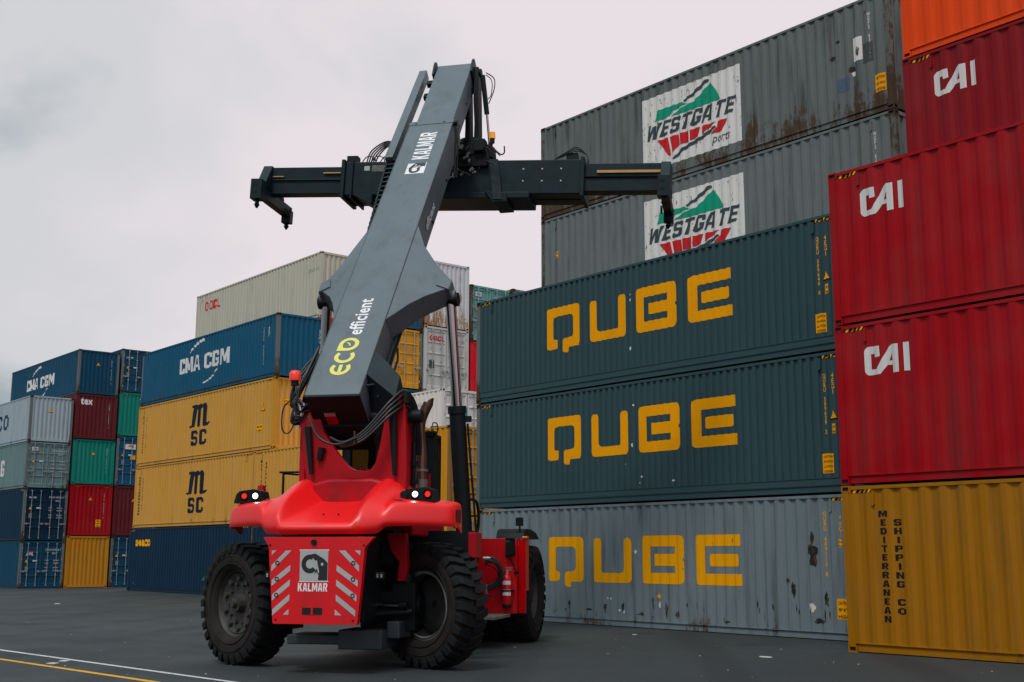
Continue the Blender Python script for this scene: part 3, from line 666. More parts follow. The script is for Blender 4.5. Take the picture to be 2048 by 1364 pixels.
def cai(c, u, v, s=1.0):
    P = [(.0, .46), (.06, .52), (.31, .51), (.32, .32), (.21, .31), (.2, .38), (.12, .38), (.12, .10), (.24, .10), (.49, .47), (.55, .51), (.69, .50), (.69, 0), (.56, 0), (.56, .14), (.45, .15), (.32, 0), (.05, 0), (0, .06)]
    Hh = [(.49, .22), (.56, .22), (.55, .36)]
    I = [(.78, .51), (.89, .51), (.89, 0), (.78, .01)]
    vf = merge(holed(rounded(P, .035, (0, 1, 17, 18)), Hh[::-1]), polys(I))
    c.put(([(u + x * s, v + y * s) for x, y in vf[0]], vf[1]), D_WHITE, 'lettering')
GR = 'red containers with white CAI lettering'
c = Cont(-13.09, 18.49, HC + G, 12.192, HC, P_RED, P_RED, 'red CAI container resting on the ochre container', per=.36, group=GR); cai(c, .61, 1.92)
c = Cont(-13.09, 18.49, 2 * (HC + G), 12.192, HC, P_RED, P_RED, 'red CAI container on top of the front stack at the right', per=.36, group=GR); cai(c, .66, 1.93)
c = Cont(-12.92, 20.98, 3 * (HC + G), 12.192, HC, P_RED2, P_RED2, 'darker red CAI container right under the orange one', per=.36, group=GR); cai(c, .67, 1.9)
c = Cont(-12.92, 20.98, 4 * (HC + G), 12.192, HC, P_ORANGE, P_ORANGE, 'bright orange container in the top right corner, highest of its stack', per=.40, hazard=False)
c = Cont(-13.09, 18.49, 0, 12.192, HC, P_OCHRE, P_OCHRE, 'dark ochre container with vertical black MEDITERRANEAN SHIPPING CO, under the red CAI ones', per=.36)
c.put(vblock('MEDITERRANEAN', .74, .54, 2.44, .155), D_BLK, 'lettering'); c.put(vblock('SHIPPING CO', 1.02, .68, 2.29, .155), D_BLK, 'lettering')

# left middle stack
MX, MY = -56.6, 23.15
def msc(c, u, v):
    m = [(-.06, .06), (.02, -.03), (.30, .0), (.50, -.02), (.54, .10), (.62, .72), (.70, .80), (.80, .74), (.76, .02), (.84, -.03), (1.04, .02), (1.10, .76), (1.18, .82), (1.28, .76), (1.28, .04), (1.40, -.04), (1.70, -.02), (1.95, .04), (1.98, .16), (1.90, .12), (1.66, .12), (1.68, .86), (1.58, .99), (1.38, .99), (1.22, .93), (1.08, .99), (.90, .99), (.74, .93), (.60, .99), (.34, .99), (.14, .96), (.12, .86), (.30, .86), (.26, .60), (.20, .12), (.10, .08)]
    vf = polys([(u + x, v + .84 + y) for x, y in m])
    c.put(vf, D_INK, 'logo')
    c.block('SC', u + .14, v, .68, 1.55, D_INK, gap=.14)
GM = 'sand yellow containers with the dark round m and SC letters'
c = Cont(MX - .2, MY - .02, 0, 12.192, HC, P_NAVYD, P_NAVYD, 'midnight blue container with small yellow seaco lettering, on the ground', per=.278)
c.text('seaco', .75, 2.05, .33, 1.7, D_YEL, bold=.05)
scraps(c, ((.6, .3, .08, .12),)); c.put(polys([(8.0, .6), (8.2, .6), (8.15, .8)]), D_GRN, 'torn_sticker')
c = Cont(MX - .2 + 12.28, MY - .02, 0, 12.192, HC, P_NAVYD, P_RUSTPOST, 'midnight blue container behind the left rear wheel, right of the seaco one', per=.278)
c = Cont(MX, MY, HC + G, 12.0, HC, P_OCHRE2, P_OCHRE2, 'sand yellow MSC container resting directly on the midnight blue seaco container', per=.278, group=GM)
msc(c, 5.8, .55); c.put(vblock('MEDITERRANEAN', .5, .6, 2.40, .12), D_BLK, 'lettering'); c.put(vblock('SHIPPING CO', .85, .85, 2.35, .12), D_BLK, 'lettering')
c = Cont(MX + 12.06, MY, HC + G, 12.0, HC, P_OCHRE2, P_OCHRE2, 'sand yellow container with vertical black lettering, right of the lower MSC one', per=.278)
c.put(vblock('MEDITERRANEAN', .55, .5, 2.50, .13), D_BLK, 'lettering'); c.put(vblock('SHIPPING CO', .95, .8, 2.40, .13), D_BLK, 'lettering')
c = Cont(MX, MY, 2 * (HC + G), 13.55, HC, P_OCHRE2, P_OCHRE3, 'sand yellow MSC container right under the blue CMA CGM one, with brighter yellow end', per=.278, group=GM)
msc(c, 5.8, .60); c.put(vblock('MEDITERRANEAN', .55, .6, 2.40, .12), D_BLK, 'lettering'); c.put(vblock('SHIPPING CO', .9, .85, 2.35, .12), D_BLK, 'lettering')
c.caution(12.1, .75, .5, .3, ('9.6', 'HIGH')); c.triangle(12.6, 1.6, sz=.3); c.caution(.45, 1.75, .5, .28, ('CAUTION', 'HIGH'), face='end')
MSC_TOP = c
m = MB(); m.cyl((MX + .02, MY + .05, 3 * HC + .1), (MX + .02, MY - .03, 3 * HC + .1), .09, n=16)

def cma(c, u=4.3, v=1.08, s=1.0):
    c.block('CMA', u, v + .02, .70 * s, 2.15 * s, D_WHITE, gap=.06); c.block('CGM', u + 2.6 * s, v, .70 * s, 2.4 * s, D_WHITE, gap=.06)
    a = polys([(1.0, .92), (1.3, 1.12), (1.42, 1.08), (1.15, .9)], [(1.45, 1.17), (1.85, 1.33), (1.95, 1.22), (1.55, 1.10)], [(1.95, 1.36), (2.45, 1.42), (2.5, 1.28), (2.05, 1.25)],
              [(3.84, -.1), (3.58, -.31), (3.66, -.33), (3.9, -.12)], [(3.5, -.35), (3.1, -.50), (3.15, -.56), (3.58, -.40)], [(3.0, -.52), (2.45, -.60), (2.5, -.66), (3.05, -.58)])
    c.put(([(u + x * s, v + y * s) for x, y in a[0]], a[1]), D_WHITE, 'logo')
GC = 'blue containers with white CMA CGM lettering'
c = Cont(MX + .12, MY, 3 * (HC + G), 13.5, ST, P_NAVY2, P_POST, 'blue CMA CGM container on top of the sand yellow stack', per=.278, group=GC, hazard=False)
cma(c, 4.25, 1.05)
c.text('CMAU 400271', 12.25, .55, 1.6, .10, D_WHITE, vertical=True, bold=0); c.text('45G1', 12.7, 1.7, .4, .10, D_WHITE, vertical=True, bold=0); c.text('ECMU 450067', 1.95, .5, 1.6, .09, D_WHITE, vertical=True, bold=0, face='end')
# cream stack behind it
c = Cont(-44.1 - 12.192, 25.72, 14.53 - HC, 12.192, HC, P_CREAM, P_CREAM, 'cream OOCL container, rearmost and highest of the left stacks', per=.278, hazard=False)
c.block('OOCL', .95, 1.98, .46, 1.65, D_RED)
c.text('OOLU 410', 11.1, 2.1, .16, .9, D_DIM, bold=0)
c = Cont(-44.1 - 12.192 + .2, 25.72, 14.53 - 2 * HC - G, 12.192, HC, P_BRIGHTRED, P_BRIGHTRED, 'red container right beneath the cream OOCL one, mostly hidden', per=.278)

# left end-on group
BZ = -.18
def stack(x, y, specs):
    z = BZ
    for sp in specs:
        sp = dict(sp); fn = sp.pop('fn', None); L = sp.pop('L', 12.192); H = sp.pop('H'); dx = sp.pop('dx', 0)
        c = Cont(x - L + dx, y, z, L, H, **sp)
        if fn: fn(c)
        z += H + G
def door_texts(c, owner=None):
    D = 'door'; H = c.H
    c.text('CMAU 564056 4', 1.38, H - .52, .1, .85, D_WHITE, D, bold=0); c.text('45G1', 1.75, H - .72, .1, .25, D_WHITE, D, bold=0)
    for i, z in enumerate((H - 1.1, H - 1.25, H - 1.5, H - 1.65)):
        c.text('30480', 1.85, z, .07, .3, D_WHITE, D, bold=0); c.text('MAX', 1.4, z, .07, .2, D_WHITE, D, bold=0)
    c.triangle(.38, H - 1.18, D, .17)
    c.put(polys([(.32, H - 1.65), (.5, H - 1.65), (.5, H - 1.4), (.32, H - 1.4)]), D_DIM, 'data_plate', D)
    c.put(polys([(.72, H - 1.12), (.98, H - 1.12), (.98, H - 1.05), (.72, H - 1.05)]), D_WHITE, 'data_plate', D)
def smallcma(c): door_texts(c); c.text('CMA CGM', .28, c.H - .55, .09, .4, D_WHITE, 'door', bold=.03)
def d_apl(c): door_texts(c); c.block('APL', .32, c.H - .8, .17, .42, D_WHITE, 'door', shear=.2); c.put(polys([(.38, c.H - .6), (.74, c.H - .6), (.76, c.H - .56), (.40, c.H - .56)]), D_RED, 'logo', 'door')
def d_cai(c):
    door_texts(c); c.put(polys([(.28, c.H - .5), (.62, c.H - .5), (.62, c.H - .3), (.28, c.H - .3)]), D_WHITE, 'data_plate', 'door'); c.text('CAI', .33, c.H - .46, .12, .24, D_NAVY, 'door', bold=.03).location = (.004, 0, 0)
def d_pil(c):
    door_texts(c); c.put(polys([(.5, c.H - .75), (1.15, c.H - .75), (1.15, c.H - .45), (.5, c.H - .45)]), D_WHITE, 'data_plate', 'door'); c.block('PIL', .7, c.H - .63, .14, .35, D_RED, 'door', shear=.2, lift=.009)
    c.put(polys([(.85, c.H - 1.35), (1.15, c.H - 1.35), (1.15, c.H - 1.1), (.85, c.H - 1.1)]), D_YEL, 'warning_label', 'door')
def endid(t, m=D_WHITE, tri=True):
    def f(c):
        c.text(t, 1.95, c.H - 1.9, 1.45, .06, m, 'end', vertical=True, bold=.0)
        if tri: c.triangle(1.18, c.H - .9, 'end', .22)
    return f
def f_tex(c): endid('TGHU 756632 2', tri=False)(c); c.text('tex', .28, c.H - .62, .4, .72, D_WHITE, 'end', bold=.04)
def f_cma(c): endid('CMAU 817504 2')(c); cma(c, 3.1, .95, 1.0)
def f_cosco(c): endid('CBHU 804551 7', D_DIM)(c); c.block('COSCO', 3.05, .92, .90, 5.3, D_NAVY, gap=.2)
def f_green(c): c.text('CSLF', 1.25, c.H - .4, .12, .9, D_WHITE, 'end', bold=0)
def f_ping(c): d_cai(c); c.block('SHIPPING', 1.9, .80, .95, 6.4, D_WHITE, gap=.2)
def f_redcau(c): endid('CAIU 822461 5')(c); c.caution(1.55, .5, .28, .42, ('9.6', 'HI', 'GH'), face='end')
def f_yel(c): c.text('9 6 HIGH', .4, c.H - .65, .2, .4, decal_paint('orange_label', (.8, .16, .01), .05), 'end')
AX = -69.55
stack(AX, 22.12, (
    dict(H=ST, body=P_NAVY, frame=P_POST, label='blue container with small white APL on its doors, on the ground at the far left', end='door', fn=d_apl, hazard=False),
    dict(H=HC, body=P_NAVYD, frame=P_POST, label='dark navy container with four silver door bars, on the APL container', end='door', fn=smallcma, hazard=2),
    dict(H=ST, body=P_TEAL3, frame=P_POST, label='grey green container with teal doors and white PING letters on its side', end='door', fn=f_ping, hazard=False),
    dict(H=ST, body=P_GREY, frame=P_POST, label='pale grey container with dark blue CO letters, topmost at the left edge', fn=f_cosco, hazard=False)))
stack(AX + .1, 24.66, (
    dict(H=HC, body=P_OCHRE_D, frame=P_OCHRE_D, label='ochre yellow container seen end on, on the ground under the crimson one', fn=f_yel, hazard=2),
    dict(H=HC, body=P_RED, frame=P_RED, label='crimson container seen end on with a yellow height label, under the green one', fn=f_redcau, hazard=2),
    dict(H=ST, body=P_TEAL, frame=P_TEAL, label='green container seen end on with a yellow triangle, under the maroon one', fn=endid('EMCU 382915 3'), hazard=False),
    dict(H=ST, body=P_MAROON, frame=P_MAROON, label='maroon container seen end on with white tex letters', fn=f_tex, hazard=False),
    dict(H=ST, body=P_NAVY, frame=P_POST, label='blue CMA CGM container on top of the maroon tex container', fn=f_cma, hazard=False, group=GC)))
stack(AX + .1, 27.2, (
    dict(H=HC, body=P_NAVY, frame=P_POST, label='blue door ended container on the ground between the ochre end and the midnight blue side', end='door', fn=door_texts, hazard=False),
    dict(H=HC, body=P_MAROON, frame=P_MAROON, label='dull red container end with a small yellow triangle, under the blue PIL doors', fn=endid('TRIU 4', tri=True), hazard=False),
    dict(H=HC, body=P_NAVY2, frame=P_POST, label='blue container with a white and red PIL sign on its doors', end='door', fn=d_pil, hazard=False),
    dict(H=ST, body=P_TEAL, frame=P_TEAL, label='turquoise container end with CSLF in white, under the blue doors', fn=f_green, hazard=2),
    dict(H=ST, body=P_NAVY, frame=P_POST, label='blue container with white topped door bars, highest between the two CMA CGM stacks', end='door', fn=smallcma, hazard=False)))

# stacks seen between the boom and the slate stack
def f_oocl(c):
    c.block('OOCL', .3, c.H - .62, .22, .8, D_RED, 'door'); c.text('OOLU 411928', 1.35, c.H - .58, .12, .85, D_DIM, 'door', bold=0); c.text('45G1', 1.7, c.H - .75, .1, .25, D_DIM, 'door', bold=0)
    c.put(polys([(.28, 1.05), (.55, 1.05), (.55, 1.4), (.28, 1.4)]), D_GRY, 'data_plate', 'door')
    for z in (1.75, 1.6, 1.4, 1.25): c.text('32500', 1.8, z, .08, .25, D_DIM, 'door', bold=0)
def f_mdoor(c): c.text('MEDU 934803', 1.25, c.H - .9, .12, .85, D_DIM, 'door', bold=0); c.text('45G1', 1.7, c.H - 1.08, .1, .25, D_DIM, 'door', bold=0)
def f_rusty(c): c.text('TRHU 1056220 7', 1.95, 1.0, 1.6, .07, D_DIM, 'end', vertical=True, bold=0); c.triangle(1.38, 1.95, 'end', .2)
def f_bl(c): c.put(polys([(1.35, .5), (1.75, .5), (1.75, .78), (1.35, .78)]), D_YEL, 'warning_label', 'end'); c.text('87', 2.0, 1.3, .5, .07, D_WHITE, 'end', vertical=True, bold=0)
DX, DY = -42.55, 30.12
def at(x, y, z, L=12.192, H=ST, fn=None, **k):
    c = Cont(x - L, y, z, L, H, **k)
    if fn: fn(c)
    return c
z3 = 8.72
at(DX, DY - 2.53, z3 - HC - G, H=HC, body=P_NAVY, frame=P_POST, label='blue container out of sight right below the amber yellow doors', hazard=False)
at(DX, DY, z3 - HC - G - .02, H=HC, body=P_MAROON, frame=P_MAROON, label='maroon container out of sight right below the OOCL doors', hazard=False)
at(DX, DY - 2.53, z3, H=ST, body=P_OCHRE3, frame=P_POST, end='door', label='amber yellow doors of a container, low behind the boom foot', fn=f_mdoor, hazard=False)
at(DX, DY - 2.53, z3 + ST + G, H=HC, body=P_NAVY2, frame=P_POST, label='blue container end with an orange label, behind the boom and above the amber doors', fn=f_bl, hazard=False)
at(DX, DY, z3 - .02, H=HC, body=P_LGREY, frame=P_LGREY, end='door', label='light grey container doors with red OOCL, under the rust stained white end', fn=f_oocl, hazard=False)
at(DX, DY, z3 + HC, H=HC + .08, body=P_WHITER, frame=P_WHITER, label='white container end covered with rust runs, behind the chrome cylinder rod', fn=f_rusty, hazard=False)
at(DX, DY + 2.53, z3 - .12, H=ST, body=P_BRIGHTRED, frame=P_BRIGHTRED, label='narrow strip of a bright red container left of the slate stack', hazard=2)
at(DX, DY + 2.53, z3 - .12 + ST + G, H=ST, body=P_TEAL2, frame=P_RUSTPOST, end='door', label='pale teal container doors peeping over the left end of the slate stack', fn=d_cai, hazard=False)
at(-42.7, 35.25, 14.0 - HC, H=HC, body=P_TEAL3, frame=P_RUSTPOST, label='dark blue green container corner behind the pale teal doors, just above the slate stack', hazard=False)
c = at(-36.3, 26.55, 7.85 - ST, L=6.058, H=ST, body=P_WHITE, frame=P_WHITE, end='door', label='white refrigerated container with its corner behind the chrome rod', hazard=False)
c.text('SUDU 519252 0', 4.1, 2.0, .14, 1.2, D_DIM, bold=0); c.text('45R1', 4.1, 1.8, .12, .4, D_DIM, bold=0); c.text('SUD', 4.5, .75, .45, 1.5, D_NAVY, bold=.03)
c.put(polys([(.9, 1.55), (1.2, 1.55), (1.2, 1.95), (.9, 1.95)]), D_GRN, 'data_plate', 'door'); c.put(polys([(.85, 1.15), (1.4, .95), (1.05, 1.35)]), D_RED, 'data_plate', 'door')
P_BROWN = paint('brown_ochre_paint', (.30, .14, .035), rust=.4, grime=.5, rough=.55)
c = at(-31.2, 23.15, HC + G, L=6.058, H=HC, body=P_OCHRE3, frame=P_BROWN, end='door', label='ochre container with a brownish door end, behind the lift cylinder of the truck', hazard=False)
c.text('MEDU 88417', 4.8, .9, 1.6, .07, D_BLK, vertical=True, bold=0); c.text('SC', 1.3, 1.3, .6, .5, D_NAVY, 'door', bold=.05)
at(-31.2, 23.15, 0, L=6.058, H=HC, body=P_OCHRE3, frame=P_BROWN, end='door', label='lowest ochre container left of the slate stack, behind the truck body', hazard=False)

# ================================================================== the reach stacker
HD = R(127.5)
MO = Vector((-16.22 + .04 * math.sin(HD), 10.05 - .04 * math.cos(HD), 0))
RS = empty('reach_stacker', MO, HD - R(90))
tag(RS, 'red and dark grey reach stacker with raised boom and outstretched spreader, seen from behind', 'reach stacker')
M_RED = mat('red_enamel', (.82, .003, .005), .42, var=.06, coat=.28, dirt=.14, bump=.03, bscale=120)
M_REDP = mat('red_panel_enamel', (.66, .0, .006), .42, var=.05, coat=.1, dirt=.30, bump=.03, bscale=90)
M_REDD = mat('red_frame_enamel', (.40, .0, .008), .5, var=.12, spec=.25, dirt=.5)
M_BOOM = mat('graphite_enamel', (.108, .136, .160), .40, var=.12, vscale=1.2, spec=.45, dirt=.32, bump=.04, bscale=25)
M_SPR = mat('dark_graphite_enamel', (.006, .019, .025), .5, var=.3, vscale=4, dirt=.35, spec=.2, bump=.06, bscale=30)
M_BLK = mat('black_enamel', (.005, .009, .011), .55, var=.25, vscale=5, spec=.2)
M_RUB = mat('hose_rubber', (.010, .012, .014), .42)
M_CHR = mat('chromed_rod', (.36, .33, .33), .14, 1.0, var=.02)
M_ZINC = mat('zinc_fitting', (.45, .45, .42), .4, .8)
M_TYRE = mat('dusty_tyre_rubber', (.020, .0175, .016), .85, var=.45, vscale=4, bump=.25, bscale=60, spec=.2)
M_TREAD = mat('tread_rubber', (.010, .012, .0135), .8, var=.3, vscale=6, bump=.2, bscale=60, spec=.2)
M_RIM = mat('dusty_rim', (.036, .034, .033), .6, var=.35, vscale=7, bump=.1)
M_EXH = mat('heat_browned_steel', (.13, .075, .055), .33, .75, var=.3, vscale=6)
M_PERF = mat('grey_heat_shield', (.22, .21, .20), .5, .5, var=.1)
M_WHT = mat('white_vinyl', (.74, .75, .78), .5, var=.04)
M_VBLK = mat('black_vinyl', (.012, .014, .016), .45, var=.05)
M_SILV = mat('reflective_tape', (.46, .49, .49), .4, .3, var=.08)
M_LIME = mat('lime_vinyl', (.72, .68, .13), .5, var=.04)
M_GLASS = None
def glass():
    m = bpy.data.materials.new('tinted_glass'); m.use_nodes = True; b = m.node_tree.nodes['Principled BSDF']
    b.inputs['Base Color'].default_value = (.26, .26, .25, 1); b.inputs['Transmission Weight'].default_value = 1; b.inputs['Roughness'].default_value = .02; b.inputs['IOR'].default_value = 1.1
    return m
M_GLASS = glass()

def flat2d(name, vf, m, parent, f, lift=0):
    """a thin painted shape; f(u, v) gives the point in the parent's frame"""
    vs, fs = vf; me = bpy.data.meshes.new(name); me.from_pydata([tuple(f(u, v)) for u, v in vs], [], fs); me.materials.append(m)
    o = bpy.data.objects.new(name, me); col.objects.link(o); o.parent = parent; return o

# ---- wheels
def make_wheel(parent, x, y, steer, dished, outer=1):
    """outer=+1: the outside of the wheel faces local +X before steering"""
    Rw, Wd = .935, .50
    rim = MB(); h = Wd / 2 * .62
    prof = [(-h, .50), (-h - .015, .525), (-h - .03, .50), (-h + .05, .455), (0, .44), (h - .05, .455), (h + .03, .50), (h + .015, .525), (h, .50)]
    rim.lathe(prof, 56)
    d = .08 if not dished else -.16
    o_ = outer
    if steer and outer > 0:      # the hollow inner side shows a bright flange
        rim_l = MB(); rim_l.lathe([(-h - .032, .505), (-h - .034, .53), (-h - .02, .535), (-h - .02, .46), (-h - .045, .475)], 56)
    rim.lathe([(o_ * d, .06), (o_ * d, .22), (o_ * (d + .02), .40), (o_ * (d + .06), .455), (o_ * (d + .02), .457), (o_ * (d - .03), .40), (o_ * (d - .04), .2), (o_ * (d - .04), .05)], 48)
    w = rim.build('wheel', M_RIM, parent, smooth=40)
    if steer and outer > 0: rim_l.build('rim_flange', mat('worn_rim_flange', (.24, .25, .25), .45, .1, var=.1), w, smooth=40)
    w.location = (x, y, Rw - .012); w.rotation_euler = (0, 0, steer)
    hub = MB()
    hub.cyl((o_ * d, 0, 0), (o_ * (d + .11), 0, 0), .15, .13, 28); hub.cyl((o_ * (d + .11), 0, 0), (o_ * (d + .17), 0, 0), .075, .06, 20)
    for k in range(10):
        a = 2 * math.pi * k / 10; cy, cz = .30 * math.cos(a), .30 * math.sin(a)
        hub.cyl((o_ * (d - .01), cy, cz), (o_ * (d + .055), cy, cz), .034, .03, 8)
        a += .31; cy, cz = .385 * math.cos(a), .385 * math.sin(a)
        hub.cyl((o_ * (d), cy, cz), (o_ * (d + .075), cy, cz), .052, .04, 7)
    hub.build('hub', M_RIM, w, smooth=35)
    ty = MB(); q = Wd / 2
    half = [(0, .885), (q * .55, .882), (q * .86, .868), (q * .99, .835), (q * 1.07, .76), (q * 1.10, .69), (q * 1.06, .61), (q * .95, .55), (q * .80, .515), (h, .50)]
    pr = [(-a, b) for a, b in half[::-1][:-1]] + half
    ty.lathe(pr, 72)
    for b_ in (.60, .72):
        for sg in (-1, 1): ty.lathe([(sg * q * 1.06, b_), (sg * (q * 1.10 + .006), b_ + .008), (sg * q * 1.09, b_ + .018)], 72)
    t = ty.build('tyre', M_TYRE, w, smooth=50)
    # lugs: one solid tread piece, moulded bars that wrap over the shoulder
    lg = MB(); K = 30
    def P(x_, r_, a_): return (x_, r_ * math.cos(a_), r_ * math.sin(a_))
    for sg in (-1, 1):
        for k in range(K):
            a0 = 2 * math.pi * (k + (.5 if sg > 0 else 0)) / K; wd = 2 * math.pi / K * .33
            st = [(.0, .03, Rw, .87), (.10, .02, Rw, .87), (.20, .0, Rw - .004, .86), (.262, -.01, Rw - .022, .83), (.286, -.012, .83, .77)]
            for (xa, sa, ra, rb), (xc, sc_, rc, rd) in zip(st[:-1], st[1:]):
                aa, ac = a0 + sa * 2, a0 + sc_ * 2; w1, w2 = wd * (1 if xa > .05 else .8), wd
                lg.hexa([P(sg * xa, rb, aa - w1), P(sg * xa, rb, aa + w1), P(sg * xa, ra, aa + w1 * .85), P(sg * xa, ra, aa - w1 * .85)],
                        [P(sg * xc, rd, ac - w2), P(sg * xc, rd, ac + w2), P(sg * xc, rc, ac + w2 * .85), P(sg * xc, rc, ac - w2 * .85)])
    tr = lg.build('tread', M_TREAD, w)
    return w
make_wheel(RS, -1.66, -.02, R(57), False, -1)
make_wheel(RS, 1.36, .05, R(60), False, 1)
for x, o_ in ((-1.45, -1), (-.86, -1), (.86, 1), (1.44, 1)): make_wheel(RS, x, 6.0, 0, abs(x) > 1.2, o_)

# ---- chassis and axles
m = MB()
m.box(-.58, .62, -.95, 6.4, .72, 1.75); m.box(-.75, .80, -.2, 1.6, 1.5, 2.05)
for sg in (-1, 1): m.box(*sorted((sg * .60, sg * .92)), 1.25, 4.2, .62, 1.92)
m.build('chassis', M_BLK, RS, bevel=.02)
m = MB(); m.box(-1.05, 1.05, -.22, .30, .72, 1.12); m.cyl((-1.2, .05, .92), (1.2, .05, .92), .17, n=20)
for sg in (-1, 1): m.box(*sorted((sg * .78, sg * 1.15)), -.18, .22, .55, 1.25); m.cyl((sg * .98, -.05, .45), (sg * .98, -.05, 1.38), .12, n=16)
m.build('steer_axle', M_BLK, RS, bevel=.015)
MB().cyl((.25, -.34, .93), (.98, -.36, .93), .034, n=16).build('steering_rod', M_CHR, RS, smooth=40)
m = MB(); m.cyl((-.6, -.34, .93), (.30, -.34, .93), .085, n=20); m.cyl((.96, -.36, .93), (1.08, -.36, .93), .06, n=14); m.cyl((.26, -.34, .93), (.34, -.34, .93), .1, n=20)
m.cyl((.5, -.42, .79), (1.15, -.30, .84), .05, n=12)
m.build('steering_cylinder', M_BLK, RS, smooth=40)
m = MB(); m.cyl((-1.6, 6.0, .93), (1.6, 6.0, .93), .22, n=24); m.box(-.5, .5, 5.6, 6.4, .6, 1.3); m.build('drive_axle', M_BLK, RS, bevel=.02)
m = MB(); m.box(-.70, .12, -.62, .1, .36, .50); m.box(.12, .80, -.66, .1, .30, .58); m.box(.80, 1.0, -.45, .0, .45, .70)
m.build('belly_weight', mat('dull_belly_paint', (.028, .040, .048), .6), RS, bevel=.02)
m = MB()
m.prism([(.72, 1.98), (1.02, 1.98), (1.06, 1.5), (1.02, 1.28), (.90, 1.28), (.93, 1.55), (.80, 1.72)], -.30, -.16, 'y'); m.build('wheel_arch_gusset', M_REDD, RS, bevel=.008)
m = MB(); m.prism([(-1.45, 2.03), (-.74, 2.03), (-.72, 1.0), (-1.2, 1.0)], .75, .8, 'y'); m.build('splash_guard', M_BLK, RS); m = MB(); m.prism([(.66, 2.05), (1.72, 2.05), (1.72, 1.25), (1.3, .95), (.66, .95)], 1.12, 1.18, 'y'); m.build('splash_guard', M_BLK, RS)
m = MB(); m.box(1.66, 1.78, .95, 1.35, 1.62, 2.02); m.build('side_skirt', M_REDD, RS, bevel=.012)

# ---- counterweight cowl (lofted surface)
FL_ = [(-1.43, 1.955), (-1.50, 2.02), (-1.47, 2.10), (-1.36, 2.145), (-1.0, 2.27), (-.7, 2.37), (-.42, 2.465), (-.30, 2.48), (-.1, 2.48)]
CRS = [(-1.37, 1.955), (-1.44, 2.05), (-1.40, 2.19), (-1.25, 2.37), (-.93, 2.55), (-.62, 2.68), (-.35, 2.79), (-.1, 2.85), (.15, 2.86)]
def blend(a, b, t): return [(p[0] * (1 - t) + q[0] * t, p[1] * (1 - t) + q[1] * t) for p, q in zip(a, b)]
ST_ = {  # half station -> 9 profile points (y, z)
 0.00: FL_, 0.30: FL_, 0.50: blend(FL_, CRS, .02), 0.545: blend(FL_, CRS, .10), 0.585: blend(FL_, CRS, .55), 0.615: blend(FL_, CRS, .93), 0.645: CRS,
 0.70: [(-1.34, 1.955), (-1.41, 2.05), (-1.37, 2.19), (-1.22, 2.37), (-.9, 2.56), (-.6, 2.70), (-.33, 2.80), (-.05, 2.86), (.2, 2.86)],
 0.80: [(-1.27, 1.958), (-1.34, 2.06), (-1.30, 2.21), (-1.15, 2.37), (-.84, 2.53), (-.55, 2.67), (-.28, 2.77), (.05, 2.84), (.35, 2.83)],
 0.875: [(-1.21, 1.965), (-1.28, 2.07), (-1.24, 2.22), (-1.10, 2.36), (-.79, 2.50), (-.5, 2.63), (-.24, 2.73), (.1, 2.80), (.45, 2.78)],
 0.93: [(-1.17, 2.055), (-1.24, 2.11), (-1.20, 2.24), (-1.06, 2.37), (-.76, 2.48), (-.48, 2.58), (-.22, 2.67), (.12, 2.74), (.5, 2.73)],
 1.00: [(-1.13, 2.07), (-1.19, 2.13), (-1.15, 2.26), (-1.02, 2.38), (-.73, 2.47), (-.45, 2.53), (-.2, 2.57), (.15, 2.61), (.6, 2.62)],
 1.20: [(-1.00, 2.075), (-1.05, 2.14), (-1.01, 2.28), (-.90, 2.385), (-.64, 2.45), (-.38, 2.48), (-.1, 2.49), (.25, 2.50), (.9, 2.50)],
 1.45: [(-.82, 2.08), (-.86, 2.14), (-.82, 2.28), (-.73, 2.385), (-.5, 2.45), (-.28, 2.475), (.0, 2.48), (.35, 2.48), (.95, 2.48)],
 1.68: [(-.63, 2.08), (-.66, 2.14), (-.63, 2.28), (-.55, 2.38), (-.35, 2.44), (-.15, 2.46), (.1, 2.465), (.45, 2.465), (.95, 2.465)],
 1.775: [(-.52, 2.075), (-.55, 2.13), (-.53, 2.26), (-.46, 2.35), (-.27, 2.41), (-.05, 2.43), (.18, 2.435), (.5, 2.435), (.95, 2.435)],
 1.80: [(-.48, 2.07), (-.50, 2.12), (-.49, 2.23), (-.42, 2.30), (-.24, 2.35), (.0, 2.37), (.22, 2.375), (.55, 2.375), (.95, 2.375)],
 1.805: [(-.46, 2.05), (-.46, 2.055), (-.45, 2.06), (-.38, 2.06), (-.15, 2.05), (.05, 2.03), (.25, 2.0), (.55, 1.98), (.95, 1.98)],
 1.803: [(-.47, 2.055), (-.48, 2.07), (-.47, 2.10), (-.40, 2.12), (-.2, 2.12), (.03, 2.11), (.24, 2.10), (.55, 2.08), (.95, 2.08)]}
ks = sorted(ST_)
cols = [(-k, ST_[k]) for k in ks[::-1]] + [(k, ST_[k]) for k in ks[1:]]
m = MB(); n = 10
